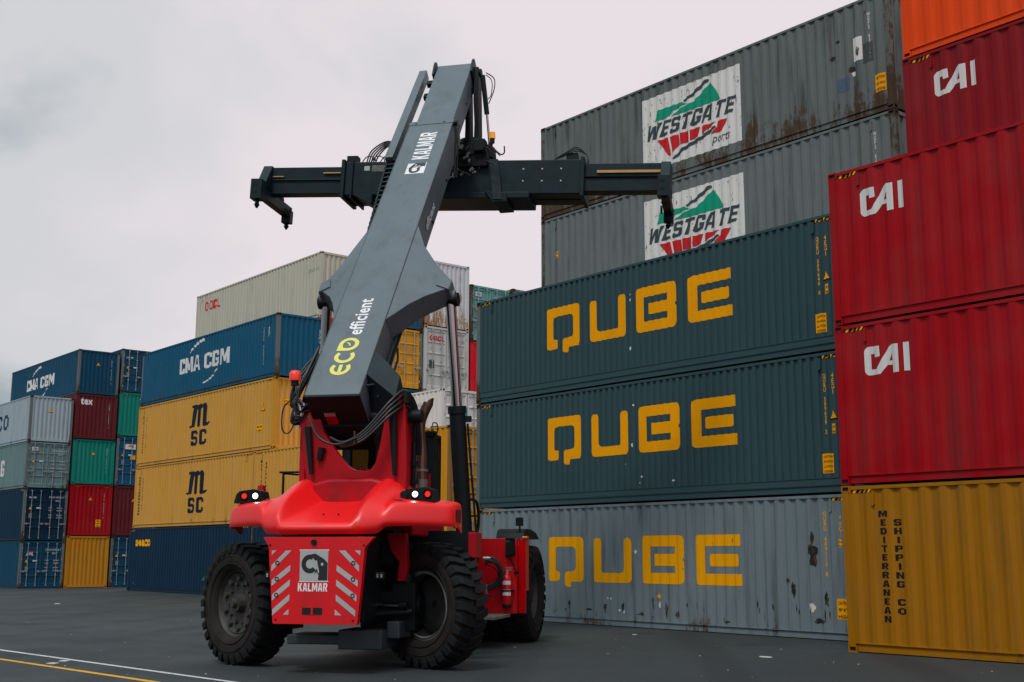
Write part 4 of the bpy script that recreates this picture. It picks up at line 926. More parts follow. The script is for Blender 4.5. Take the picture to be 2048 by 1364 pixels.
for x, pr in cols:
    if abs(x) > .99 and abs(x) < 1.79:
        a_ = pr[2]; pr = pr[:2] + [(a_[0], a_[1] + .035), (a_[0] + .035, pr[3][1] + .02), (a_[0] + .13, max(pr[3][1] + .045, pr[4][1] - .01))] + pr[5:]
    if abs(x) > 1.1: pr = [(y if y < -.3 else -.3 + (y + .3) * .17, z) for y, z in pr]
    elif abs(x) > .99: pr = [(y if y < -.3 else -.3 + (y + .3) * .45, z) for y, z in pr]
    pr = [pr[0], (pr[0][0] * .75 + pr[1][0] * .25, pr[0][1] * .75 + pr[1][1] * .25)] + pr[1:]
    sh_ = {.30: .12, .50: .21, .545: .23, .585: .15, .615: .06}.get(abs(x), 0) * (1 if x > 0 else -1)
    m.v += [(x + .04 - sh_ * f_, y, z) for (y, z), f_ in zip(pr, (0, 0, 0, 0, 0, .35, .7, 1, 1, 1))]
for i in range(len(cols) - 1):
    for j in range(n - 1): m.f.append((i * n + j, (i + 1) * n + j, (i + 1) * n + j + 1, i * n + j + 1)); m.m.append(0)
cw = m.build('counterweight_cowl', M_RED, RS, smooth=180, sub=2, solid=.035)
for mo in list(cw.modifiers): cw.modifiers.remove(mo)
q = cw.modifiers.new('sub', 'SUBSURF'); q.levels = q.render_levels = 2
q = cw.modifiers.new('solid', 'SOLIDIFY'); q.thickness = .035; q.offset = -1
m = MB()
for x, y in ((.02, -1.1), (.26, -1.12)): m.cyl((x, y, 2.235), (x, y, 2.26), .012, n=10)
m.build('cowl_bolt', M_DARK, cw)
for x, y, z, a in ((-1.0, -.86, 2.475, .35), (1.10, -.92, 2.455, -.1)):
    m = MB(); m.v = [(x + .085 * math.cos(t) , y + .03 * math.sin(t), z + .085 * math.cos(t) * a + .004 + .012 * math.sin(t)) for t in [2 * math.pi * k / 16 for k in range(16)]]; m.f = [tuple(range(16))]; m.m = [0]
    m.build('lifting_slot', mat('dark_slot_red', (.12, .004, .006), .6), cw)
flat2d('side_grille', polys([(.36, 2.14), (.60, 2.14), (.60, 2.33), (.36, 2.33)]), mat('dark_grille_mesh', (.13, .012, .014), .7, var=.4, vscale=60), cw, lambda u, v: (1.849, u - .78, v))
flat2d('warning_label', polys([(-.26, 2.07), (-.20, 2.07), (-.20, 2.12), (-.26, 2.12)]), D_YEL, cw, lambda u, v: (1.853, u, v))
# solid mass of the counterweight under the cowl
m = MB(); m.prism([(-.66, 1.93), (.74, 1.93), (.66, 1.2), (.6, .8), (-.5, .8), (-.58, 1.2)], -1.36, -.6, 'y'); m.build('counterweight', M_BLK, RS, bevel=.02)
# rear plate
YP = -1.50
pp = [(-.735, 1.915), (.955, 1.915), (.815, 1.77), (.725, .70), (-.545, .70), (-.645, 1.78)]
m = MB(); m.prism(rounded(pp, .025), YP, YP + .10, 'y'); plate = m.build('rear_panel', M_REDP, RS, bevel=.008)
def onp(d=.003): return lambda u, v: (u, YP - d, v)
def px_strip(side):
    L_ = []
    if side < 0:
        x0, x1 = -.59, -.30
        for k in range(4):
            b = 1.43 - .205 * k; xo = x0 + .012 * k; L_.append([(xo, b), (xo, b + .085), (x1 - .075, b + .295), (x1 + .01, b + .295)] if k == 0 else [(xo, b), (xo, b + .085), (x1 - .0, b + .30), (x1 - .0, b + .215)])
        L_.append([(x0, 1.66), (x0, 1.725), (x0 + .07, 1.725)]); L_.append([(x1 - .09, .83), (x1 - .005, .83), (x1 - .005, .91)])
    else:
        x0, x1 = .40, .735
        for k in range(4):
            b = 1.43 - .205 * k; xo = x1 - .014 * k; L_.append([(xo, b), (x0 + .0, b + .215), (x0 + .0, b + .30), (xo, b + .085)] if k else [(xo, b), (x0 + .03, b + .295), (x0 + .125, b + .295), (xo, b + .085)])
        L_.append([(x1 + .01, 1.66), (x1 - .07, 1.725), (x1 + .015, 1.725)]); L_.append([(x0 - .01, .83), (x0 + .09, .83), (x0 - .01, .91)])
    return L_
for sd in (-1, 1):
    for p in px_strip(sd): flat2d('reflective_stripe', polys(p), M_SILV, plate, onp(.003))
def emblem(vfun, parent, u, v, s):
    """white square with the curled horn mark"""
    T_ = lambda p: [(u + a * s, v + b * s) for a, b in p]
    flat2d('emblem', polys(T_([(0, 0), (1, 0), (1, 1), (0, 1)])), M_SILV if parent is plate else M_WHT, parent, vfun(.003))
    flat2d('emblem', polys(T_([(-.03, -.03), (1.03, -.03), (1.03, -.005), (-.03, -.005)]), T_([(-.03, 1.005), (1.03, 1.005), (1.03, 1.03), (-.03, 1.03)])), M_WHT, parent, vfun(.004))
    horn = arc(.36, .56, .30, .31, .155, 62, 318, 22)
    head = [(.40, .88), (.55, .90), (.72, .80), (.86, .72), (.94, .64), (.985, .60), (.985, .03), (.66, .03), (.68, .20), (.60, .30), (.52, .22), (.62, .42), (.60, .62), (.50, .72)]
    flat2d('emblem', polys(T_(horn)), M_VBLK, parent, vfun(.007)); flat2d('emblem', polys(T_(head)), M_VBLK, parent, vfun(.0085))
    flat2d('emblem', polys(T_(arc(.80, .55, .05, .05, .049, 0, 359, 14)), T_([(.57, .66), (.61, .68), (.70, .30), (.66, .24)])), M_SILV if parent is plate else M_WHT, parent, vfun(.0105))
emblem(onp, plate, -.155, 1.30, .425)
flat2d('lettering', fit(block('KALMAR'), -.175, 1.155, .445, .115), M_WHT, plate, onp(.004))
m = MB(); m.box(-.10, .20, YP - .004, YP + .06, .832, .93); pl_ = m.build('tow_slot', M_DARK, plate)
m = MB(); m.box(.035, .065, YP - .012, YP, .832, .93); m.build('tow_pin', M_REDP, plate)
m = MB(); m.cyl((.05, YP - .022, 1.84), (.05, YP + .02, 1.84), .042, n=22); m.build('tow_knob', M_BLK, plate, smooth=40)
for x, z in ((-.50, 1.55), (-.50, 1.325), (-.50, 1.10), (.65, 1.55), (.65, 1.325), (.65, 1.10)):
    m = MB(); m.lathe([(0, .018), (0, .03), (.008, .032), (.012, .028), (.008, .018)], 18, Matrix.Translation((x, YP, z)) @ Matrix.Rotation(R(-90), 4, 'Z')); m.build('bolt_cap', M_BLK, plate, smooth=40)
for z in (1.80, .76):      # plate screws along the edges
    for x in ((-.62, .80) if z > 1 else (-.50, .66)):
        m = MB(); m.cyl((x, YP - .008, z), (x, YP + .004, z), .014, n=8); m.build('plate_screw', M_BLK, plate)
# lamps beside the plate
for x, y in ((-.80, -1.1), (.90, -1.1)):
    m = MB(); m.box(x - .07, x + .07, y, y + .07, 1.32, 1.42); lm = m.build('reversing_lamp', M_BLK, RS, bevel=.008)
    m = MB()
    for dx in (-.03, .03):
        for dz in (-.012, .012): m.cyl((x + dx, y - .004, 1.37 + dz), (x + dx, y + .002, 1.37 + dz), .016, n=10)
    m.build('lens', mat('clear_lens', (.45, .45, .42), .15, .3), lm)

# ---- lamp pods on the fenders
M_LIT = mat('lit_lamp', (1, 1, 1), .3, emis=((1, .98, .96), 2.2)); M_CORE = mat('lamp_filament', (1, 1, 1), .3, emis=((1, 1, 1), 16)); M_TAIL = mat('red_lens', (.70, .012, .008), .25, emis=((1, .03, .01), .35))
for sx, x0, x1, xt, xw in ((-1, -1.635, -1.16, -1.47, -1.29), (1, 1.06, 1.585, 1.47, 1.275)):
    y = -.62 if sx < 0 else -.66
    pod = MB(); z0 = 2.44
    sil = [(x0 - .01, z0), (x0 + .03, z0 + .14), (x0 + .08, z0 + .185), (x1 - .16, z0 + .215), (x1 - .05, z0 + .185), (x1, z0)]
    pod.prism(rounded(sil, .015), y, y + .30, 'y'); pd = pod.build('lamp_pod', M_BLK, RS, bevel=.02, segs=3)
    for xx, mm, nm, r in ((xt, M_TAIL, 'tail_lens', .055), (xw, M_LIT, 'work_lamp_lens', .055)):
        q = MB(); q.cyl((xx, y - .012, z0 + .11), (xx, y + .01, z0 + .11), r * .74, r * .86, n=24); q.build(nm, mm, pd, smooth=40)
        if mm is M_LIT: q = MB(); q.cyl((xx, y - .016, z0 + .11), (xx, y - .012, z0 + .11), .026, n=18); q.build('lamp_core', M_CORE, pd)
        q = MB(); q.lathe([(0, r), (.016, r), (.018, r + .012), (0, r + .014)], 24, Matrix.Translation((xx, y - .012, z0 + .11)) @ Matrix.Rotation(R(90), 4, 'Z')); q.build('lamp_bezel', M_BLK, pd, smooth=50)
    if sx > 0:
        q = MB(); q.cyl((x0 + .05, y - .03, z0 + .10), (x0 + .05, y + .1, z0 + .10), .06, .06, n=22); q.build('camera_housing', M_BLK, pd, smooth=40)
m = MB(); m.cyl((-1.50, .05, 2.5), (-1.50, .05, 2.74), .062, n=18); m.cyl((-1.50, .05, 2.74), (-1.50, .05, 2.76), .05, .03, n=18); m.build('filler_cap', M_REDD, RS, smooth=40)

# ---- boom support tower
twp = [(-.60, 2.35), (-.64, 2.9), (-.73, 3.5), (-.82, 4.0), (-.50, 4.0), (-.36, 3.55), (-.22, 3.34), (-.10, 3.18), (.04, 3.02), (.16, 2.95), (.40, 2.93), (.50, 3.05), (.56, 3.3), (.62, 3.62), (.66, 4.0), (.94, 4.12), (.98, 3.6), (1.0, 2.9), (.98, 2.35)]
m = MB(); m.prism(rounded(twp, .04), -.24, -.12, 'y'); m.build('tower_plate', M_REDD, RS, bevel=.02, segs=3)
m = MB(); m.prism([(-.5, 2.35), (-.45, 2.75), (-.2, 2.82), (.5, 2.82), (.8, 2.75), (.9, 2.35)], -.42, -.25, 'y'); m.build('tower_foot', M_REDD, RS, bevel=.07, segs=4)
for sg, x0, x1 in ((-1, -.80, -.70), (1, .88, .965)):
    m = MB(); m.prism([(-.13, 2.3), (.42, 2.3), (.36, 2.9), (.26, 3.6), (.22, 4.12), (-.1, 4.12), (-.13, 3.9)], x0, x1, 'x'); m.build('tower_side', M_REDD, RS, bevel=.015)
m = MB()
for a, b, r in (((-.60, -.30, 3.62), (-.52, -.30, 2.9), (.055, .035)), ((-.36, -.28, 3.3), (-.40, -.28, 3.1), (.06, .045)), ((.78, -.30, 3.95), (.83, -.30, 2.85), (.075, .03))): MB().cyl(a, b, r[0], r[1], n=12).build('shadow_stripe_tube', M_BLK, RS, smooth=40)  # black tubes added in place of the shadow stripes between the tower plates
m = MB(); m.tube([(.05, .4, 2.99), (.1, .5, 2.96), (.4, .5, 2.96), (.46, .4, 3.0)], .05, 10); m.box(-.65, .98, 1.0, 1.1, 2.4, 2.96); m.build('tower_cross_member', M_REDD, RS, bevel=.02)
MB().cyl((-.95, -.05, 3.78), (1.18, -.05, 3.78), .10, n=24).build('boom_pivot_pin', M_BLK, RS, smooth=40)

# ---- boom (s along, n off the top face)
EL = R(50.9); B0 = Vector((0, -.6, 4.08)); BS = Vector((0, math.cos(EL), math.sin(EL))); BN = Vector((0, -math.sin(EL), math.cos(EL)))
def BT(x, s, n=0): return B0 + Vector((x, 0, 0)) + BS * s + BN * n
def bbox(m, x0, x1, s0, s1, n0, n1, mi=0): return m.box(x0, x1, s0, s1, n0, n1, mi, T=lambda x, y, z: BT(x, y, z))
BL_, BR_ = -.56, .35
m = MB(); bbox(m, BL_, BR_, .0, 8.02, -.62, 0); boom = m.build('outer_boom', M_BOOM, RS, bevel=.018, segs=3)
m = MB(); bbox(m, BL_ - .012, BR_ + .012, 7.9, 8.03, -.64, .012); m.build('boom_collar', M_BOOM, boom, bevel=.01)
m = MB()
for k in range(4):
    for x in (BL_ + .12, BR_ - .2): bbox(m, x + k * .0, x + .04, 7.93 + 0, 7.95, .012, .02); 
m.build('collar_bolt', M_BLK, boom)
m = MB(); bbox(m, BL_ + .10, BR_ - .04, 7.6, 10.45, -.55, -.045)
ib = m.build('inner_boom', M_BOOM, RS, bevel=.015, segs=3)
m = MB()
for n0 in (-.10, -.20): bbox(m, BR_ - .051, BR_ - .035, 8.05, 10.2, n0 - .012, n0)
m.build('wear_rail', M_BOOM, ib, bevel=.004)
m = MB()
for x in (BL_ + .02, BR_ - .04):
    pts = [(10.1, -.75), (10.40, -.62), (10.52, -.3), (10.53, -.02), (10.50, .03), (10.38, .03), (10.1, -.04)]
    m.add([BT(x, s, n_) for s, n_ in pts] + [BT(x + .05, s, n_) for s, n_ in pts], [tuple(range(7))[::-1], tuple(range(7, 14))] + [(i, (i + 1) % 7, 7 + (i + 1) % 7, 7 + i) for i in range(7)])
m.cyl(BT(BL_ + .02, 10.32, -.5), BT(BR_ + .03, 10.32, -.5), .07, n=16)
m.build('boom_head', M_SPR, RS, bevel=.008)
m = MB()
for x in (BL_ + .006, BR_ - .006): m.cyl(BT(x, .02, .001), BT(x, 7.9, .001), .007, n=6)
m.build('weld_seam', M_BOOM, boom, smooth=60)
for s_ in (1.2, 5.2, 6.6):
    m = MB(); m.cyl(BT(BR_ + .004, s_, -.52), BT(BR_ + .02, s_, -.52), .035, n=14); m.build('grease_nipple', M_BLK, boom, smooth=40)
m = MB()
for s_ in (8.4, 9.3, 9.9): m.cyl(BT(BR_ - .042, s_, -.38), BT(BR_ - .03, s_, -.38), .025, n=10)
m.build('pad_bolt', M_BLK, ib)
m = MB(); m.tube([BT(BR_ + .0, .30, -.12), BT(BR_ + .14, .34, -.14), BT(BR_ + .22, .30, -.22), BT(BR_ + .16, .20, -.28)], .022, 10); m.build('lifting_hook', M_SPR, boom, smooth=60)
# wings that carry the lift cylinders
def wing(sg):
    a = BL_ if sg < 0 else BR_
    top = [(0, 4.42), (.22, 3.86), (.52, 3.40), (.78, 3.10), (.80, 2.82), (.70, 2.74), (.48, 2.52), (.28, 2.26), (.12, 1.98), (0, 1.78)] if sg > 0 else [(0, 4.42), (.20, 3.86), (.36, 3.40), (.52, 3.08), (.56, 2.84), (.46, 2.74), (.30, 2.56), (.18, 2.34), (.08, 2.08), (0, 1.82)]
    k_ = len(top); f_ = lambda w, s, d: BT(a + sg * w, s, -.012 - .30 * w - d)
    m = MB(); m.add([f_(w, s, 0) for w, s in top] + [f_(w, s, .34 + .1 * (1 - w)) for w, s in top], [tuple(range(k_)), tuple(range(k_, 2 * k_))[::-1]] + [(i, (i + 1) % k_, k_ + (i + 1) % k_, k_ + i) for i in range(k_)])
    w_ = m.build('cylinder_bracket', M_BOOM, RS, bevel=.012)
    wmax = .80 if sg > 0 else .56
    m = MB(); c0 = f_(wmax - .02, 2.96, .03)
    m.add([f_(wmax - .20, 2.84, -.03), f_(wmax + .03, 2.78, -.03), f_(wmax + .05, 3.04, -.03), f_(wmax - .12, 3.10, -.03), f_(wmax - .20, 2.84, .2), f_(wmax + .03, 2.78, .2), f_(wmax + .05, 3.04, .2), f_(wmax - .12, 3.10, .2)],
          [(3, 2, 1, 0), (4, 5, 6, 7), (0, 1, 5, 4), (1, 2, 6, 5), (2, 3, 7, 6), (3, 0, 4, 7)])
    m.cyl(f_(wmax - .1, 2.9, .22), f_(wmax + .07, 2.9, .22), .11, n=20)
    m.build('pin_boss', M_BOOM, w_, bevel=.02)
    return f_(wmax - .02, 2.88, .30)
TL_, TR_ = wing(-1), wing(1)
# foot of the boom
for sg in (1, -1):
    a = BR_ if sg > 0 else BL_; w = .50 if sg > 0 else .12
    m = MB(); m.hexa([BT(a - sg * .01, .46, -.004), BT(a - sg * .01, 1.06, -.01), BT(a - sg * .01, 1.0, -.95), BT(a - sg * .01, -.1, -.95)],
                     [BT(a + sg * w, .10, -.19), BT(a + sg * w, .53, -.14), BT(a + sg * w, .42, -.70), BT(a + sg * w, .02, -.70)]); m.build('boom_foot', M_SPR if sg > 0 else M_BLK, boom, bevel=.012)
m = MB(); bbox(m, BL_ + .01, BR_ - .01, -.03, .5, -.92, -.012); bbox(m, BL_ + .03, BR_ - .0, -.08, .8, -1.14, -.6); m.build('boom_end_plate', M_BLK, boom, bevel=.012)
m = MB(); bbox(m, BL_ + .24, BL_ + .42, -.045, -.03, -.62, -.38); m.build('valve_block', M_REDD, boom)
m = MB(); bbox(m, BL_ + .24, BL_ + .42, -.05, -.03, -.42, -.36); m.build('valve_bar', M_ZINC, boom)
m = MB()
for n0, s0, s1 in ((-.46, .9, 3.6), (-.56, .7, 3.2)): m.cyl(BT(BR_ + .06, s0, n0), BT(BR_ + .06, s1, n0), .028, n=10)
m.tube([BT(BR_ + .1, 1.1, -.66), BT(BR_ + .1, 1.5, -.68), BT(BR_ + .08, 1.7, -.58)], .02, 8)
m.build('hydraulic_pipe', M_SPR, boom, smooth=40)
# lettering on the boom
def topf(d=.004): return lambda u, v: BT(v, u, d)      # u along the boom, v across (to the right)
def ontop(vf, m, d=.004, name='lettering', par=boom):      # text baseline runs up the boom, letters lean left
    return flat2d(name, ([(x, y) for x, y in vf[0]], vf[1]), m, par, lambda u, v: BT(.10 - v, u, d))
ontop(fit(block('KALMAR'), 6.60, .0, .98, .34), M_WHT)
def emb2(d): return lambda u, v: BT(.10 - v, u, d + .001)
emblem(emb2, boom, 6.10, .0, .36)
# eco: rounded outline letters
def eco():
    E_ = polys(arc(.19, .17, .17, .17, .068, 52, 308, 22)); Ebar = polys([(.09, .14), (.285, .14), (.285, .20), (.09, .20)])
    C_ = polys(arc(.50, .17, .17, .17, .068, 48, 312, 22))
    O_ = arc(.83, .17, .175, .17, .07, 0, 360, 30)
    leaf = polys(arc(.83, .17, .175, .17, .07, -180, 92, 24), [(.655, .17), (.725, .17), (.735, .25), (.825, .272), (.825, .34), (.66, .345)])
    sw = polys([(.79, .13), (.86, .155), (.885, .22), (.865, .215), (.84, .175), (.785, .155)])
    return merge(E_, C_, leaf), Ebar, sw
a_, b_, c_ = eco()
for vf, d in ((a_, .004), (b_, .0055), (c_, .0055)):
    flat2d('lettering', vf, M_LIME, boom, lambda u, v, d=d: BT(.05 - v, .42 + u * .90, d))
flat2d('lettering', fit(text_poly('efficient', .02, space=1.05), 1.40, 0, .92, .25), M_WHT, boom, lambda u, v: BT(.03 - v, u, .004))
M_DIMW = mat('grimy_white_vinyl', (.20, .19, .17), .6, var=.3, vscale=20)
flat2d('lettering', fit(block('KALMAR'), 2.0, 0, 1.1, .26), M_DIMW, boom, lambda u, v: BT(BR_ + .021, u, -.44 + v))
flat2d('lettering', fit(text_poly('efficient', .02), 4.75, 0, .75, .17), M_WHT, boom, lambda u, v: BT(BR_ + .021, u, -.40 + v))

# link rod at the seam, hose beam and drag chain on the left
m = MB(); m.cyl(BT(BR_ + .05, 7.95, -.05), BT(BR_ + .09, 6.9, -.62), .022, n=8); m.cyl(BT(BR_ + .02, 7.95, -.05), BT(BR_ + .08, 7.95, -.05), .06, n=14); m.cyl(BT(BR_ + .10, 7.85, -.1), BT(BR_ + .13, 6.9, -.66), .014, n=8)
m.build('boom_linkage', M_BLK, RS, smooth=40)
m = MB(); bbox(m, BL_ - .36, BL_ - .19, 7.0, 10.5, -.36, -.14); hb = m.build('hose_beam', M_BOOM, RS, bevel=.01)
m = MB(); bbox(m, BL_ - .13, BL_ + .1, 10.05, 10.2, -.34, -.24); bbox(m, BL_ - .13, BL_ + .0, 9.6, 9.75, -.40, -.3); bbox(m, BL_ - .1, BL_ + .0, 7.3, 7.5, -.36, -.3); m.build('beam_bracket', M_BLK, hb)
m = MB()
for k in range(17):
    s = 7.02 - k * .155
    x0 = BL_ - .34 + .012 * k
    for q in (0, 1): bbox(m, x0 + q * .20, x0 + q * .20 + .035, s - .15, s + .02, -.46, -.22)
    bbox(m, x0 + .0, x0 + .235, s - .02, s + .02, -.26, -.22); bbox(m, x0, x0 + .235, s - .08, s - .055, -.46, -.43)
    bbox(m, x0 + .10, x0 + .12, s - .14, s + .01, -.30, -.26)
m.build('drag_chain', M_SPR, RS)

# ---- lift cylinders
for sg, top in ((-1, TL_), (1, TR_)):
    bot = Vector((sg * 1.33, 2.10, 1.35)); top = Vector(top)
    d = (top - bot).normalized(); col_ = bot + d * 2.80
    m = MB(); m.cyl(bot, col_, .138, n=32); m.cyl(col_ - d * .10, col_ + d * .02, .158, n=32); m.cyl(bot - d * .1, bot + d * .1, .19, n=24)
    m.cyl(col_ - d * .28 + Vector((.17, 0, 0)), bot + d * .2 + Vector((.22, 0, 0)), .02, n=8); m.box(*[v for p in zip(col_ - d * .2 - Vector((-.12, .03, .05)), col_ - d * .2 + Vector((.24, .03, .05))) for v in p])
    cy = m.build('lift_cylinder', M_BLK, RS, smooth=40)
    m = MB(); m.cyl(col_, top, .088, n=32); m.build('piston_rod', M_CHR, cy, smooth=40)
    m = MB(); m.cyl(top - Vector((.14, 0, 0)), top + Vector((.14, 0, 0)), .12, n=22); m.build('rod_eye', M_BLK, cy, smooth=40)

# ---- hoses at the boom foot
m = MB()
for k in range(4):
    o_ = k * .045
    m.tube([(-.1 + o_, -.62, 3.42 - o_ * .6), (.15, -.68, 3.34 - o_ * .5), (.45, -.62, 3.52 - o_), (.80, -.45, 3.98 - o_ * 1.6), (.94, -.2, 4.16 - o_ * 1.8), (1.06 - o_ * .4, .0, 3.95 - o_), (1.10 - o_ * .9, .12, 3.5), (1.08 - o_, .2, 3.2)], .022, 8)
m.tube([(-.45, -.66, 3.75), (-.25, -.72, 3.42), (.05, -.74, 3.30), (.35, -.7, 3.40)], .018, 8)
m.build('hydraulic_hose', M_RUB, RS, smooth=60)
for b_ in ((.96, 1.01, -.30, -.12, 3.96, 4.14), (.305, .325, -.70, -.64, 3.30, 3.50), (.93, 1.06, .06, .2, 3.02, 3.1), (.93, 1.06, .06, .2, 2.75, 2.82)): MB().box(*b_).build('hose_clamp', M_BLK if b_[0] > .9 else M_EXH, RS, bevel=.004)
MB().cyl((1.0, .12, 2.5), (1.0, .12, 3.4), .035, n=12).build('return_pipe', M_BLK, RS, smooth=40)
m = MB()
rnd = random.Random(3)
for k in range(11):
    z0 = 3.75 + rnd.random() * .25
    m.tube([(-.60, -.3 + rnd.random() * .2, z0 + .05), (-.72 - rnd.random() * .14, -.35, z0 - .15 + rnd.random() * .3), (-.84 + rnd.random() * .1, -.3, z0 + .25 + rnd.random() * .2), (-.62 + rnd.random() * .05, 0, z0 + .75 + rnd.random() * .4)], .012 + rnd.random() * .012, 7)
m.tube([(-.78, -.3, 4.1), (-1.0, -.32, 3.95), (-1.02, -.32, 3.6), (-.90, -.3, 3.55), (-.78, -.28, 3.85)], .012, 7)
m.build('hose_bundle', M_RUB, RS, smooth=60)
m = MB()
for k in range(12): x, y, z = -.66 - rnd.random() * .16, -.38 + rnd.random() * .1, 3.55 + rnd.random() * .55; m.cyl((x, y, z), (x + (rnd.random() - .5) * .08, y, z + .04 + rnd.random() * .06), .014 + rnd.random() * .012, n=8)
m.build('hose_fitting', M_ZINC, RS)
m = MB(); m.cyl((-.84, -.3, 4.28), (-.84, -.3, 4.36), .06, n=18); bc = m.build('beacon', M_BLK, RS, smooth=40)
m = MB(); m.lathe([(0, .085), (.06, .092), (.12, .088), (.155, .06), (.165, .0)], 28, Matrix.Translation((-.84, -.3, 4.36)) @ Matrix.Rotation(R(-90), 4, 'Y')); m.build('beacon_lens', mat('red_beacon_lens', (.75, .035, .025), .3, emis=((1, .06, .03), .15)), bc, smooth=60)
MB().tube([(-.84, -.3, 4.28), (-.86, -.28, 4.1), (-.78, -.2, 3.9)], .025, 8).build('beacon_stem', M_BLK, bc)

# ---- exhaust
m = MB(); m.tube([(.90, .82, 2.45), (.90, .82, 3.2), (.87, .82, 3.62), (.90, .82, 3.85), (1.02, .84, 4.12)], [.098, .082], 20)
for i in range(len(m.v) - 20, len(m.v)):    # slanted cut at the outlet
    v = m.v[i]; m.v[i] = (v[0], v[1], v[2] + (v[0] - 1.02) * 1.2)
m.build('exhaust_pipe', M_EXH, RS, smooth=60)
m = MB(); m.cyl((.90, .82, 2.4), (.90, .82, 2.86), .112, n=26); m.lathe([(0, .114), (.02, .118), (.04, .114)], 26, Matrix.Translation((.90, .82, 2.98)) @ Matrix.Rotation(R(-90), 4, 'Y')); m.build('heat_shield', M_PERF, RS, smooth=60)

# ---- cab
cab = MB(); cx0, cx1, cy0, cy1, cz0, cz1 = -.95, .44, 2.1, 3.55, 2.0, 3.80
for x, w_ in ((cx0, .16), (cx1 - .30, .30)):
    for y in (cy0, cy1 - .12): cab.box(x, x + w_, y, y + .12, cz0, cz1)
cab.box(cx1 - .04, cx1, cy0, cy1, cz0, cz1)
cab.box(cx0, cx1, cy0, cy1, cz1 - .16, cz1 + .03); cab.box(cx0, cx1, cy0, cy1, cz0 - .05, cz0 + .65); cab.box(-.33, -.25, cy0, cy0 + .06, cz0, cz1)
cb = cab.build('cab', M_BLK, RS, bevel=.03, segs=3)
for y in (cy0 + .03, cy1 - .05): MB().box(cx0 + .1, cx1 - .1, y, y + .012, cz0 + .6, cz1 - .12).build('window', M_GLASS, cb)
for x in (cx0 + .02,): MB().box(x, x + .012, cy0 + .1, cy1 - .1, cz0 + .6, cz1 - .12).build('window', M_GLASS, cb)
m = MB(); m.box(-.32, .18, 2.75, 2.88, 2.6, 3.28); m.box(-.35, .22, 2.85, 3.3, 2.55, 2.72); m.box(-.2, .06, 2.76, 2.86, 3.28, 3.45); m.build('seat', mat('seat_fabric', (.02, .022, .025), .9), cb, bevel=.05, segs=4)
m = MB(); m.tube([(.80, 2.0, 2.4), (.80, 2.0, 3.6), (.74, 2.0, 3.72), (.44, 2.12, 3.76)], .02, 8); m.box(.55, .76, 2.02, 2.10, 2.3, 3.68); m.box(.40, .80, 2.02, 2.1, 2.35, 2.45); m.build('grab_rail', M_BLK, cb, smooth=60)
m = MB(); m.cyl((.70, 2.05, 3.68), (.70, 2.05, 3.76), .075, .09, n=18); m.tube([(.70, 2.05, 3.74), (.72, 2.05, 3.90), (.80, 2.05, 3.88), (.80, 2.05, 3.74), (.72, 2.05, 3.66)], .01, 6); m.build('antenna_base', M_BLK, cb, smooth=50)
# air intake and hand rail on the left deck
m = MB(); m.cyl((-.98, .9, 2.5), (-.98, .9, 2.83), .17, n=26); ai = m.build('air_cleaner', M_BLK, RS, smooth=40)
m = MB(); m.lathe([(0, .21), (.05, .22), (.09, .18), (.12, .10), (.13, 0)], 28, Matrix.Translation((-.98, .9, 2.83)) @ Matrix.Rotation(R(-90), 4, 'Y')); m.build('rain_cap', mat('grey_cap', (.28, .30, .32), .45), ai, smooth=60)
m = MB(); m.tube([(-1.55, 1.0, 2.5), (-1.55, 1.0, 3.0)], .022, 8); m.tube([(-1.62, 1.0, 3.02), (-.85, 1.0, 3.02)], .018, 8); m.tube([(-1.55, 1.0, 3.0), (-1.3, 1.6, 3.0), (-1.1, 1.6, 3.0)], .016, 8); m.build('hand_rail', M_BLK, RS, smooth=60)
m = MB(); m.box(-.75, .95, .3, 2.05, 1.95, 2.45); m.build('engine_hood', M_REDD, RS, bevel=.04, segs=3)

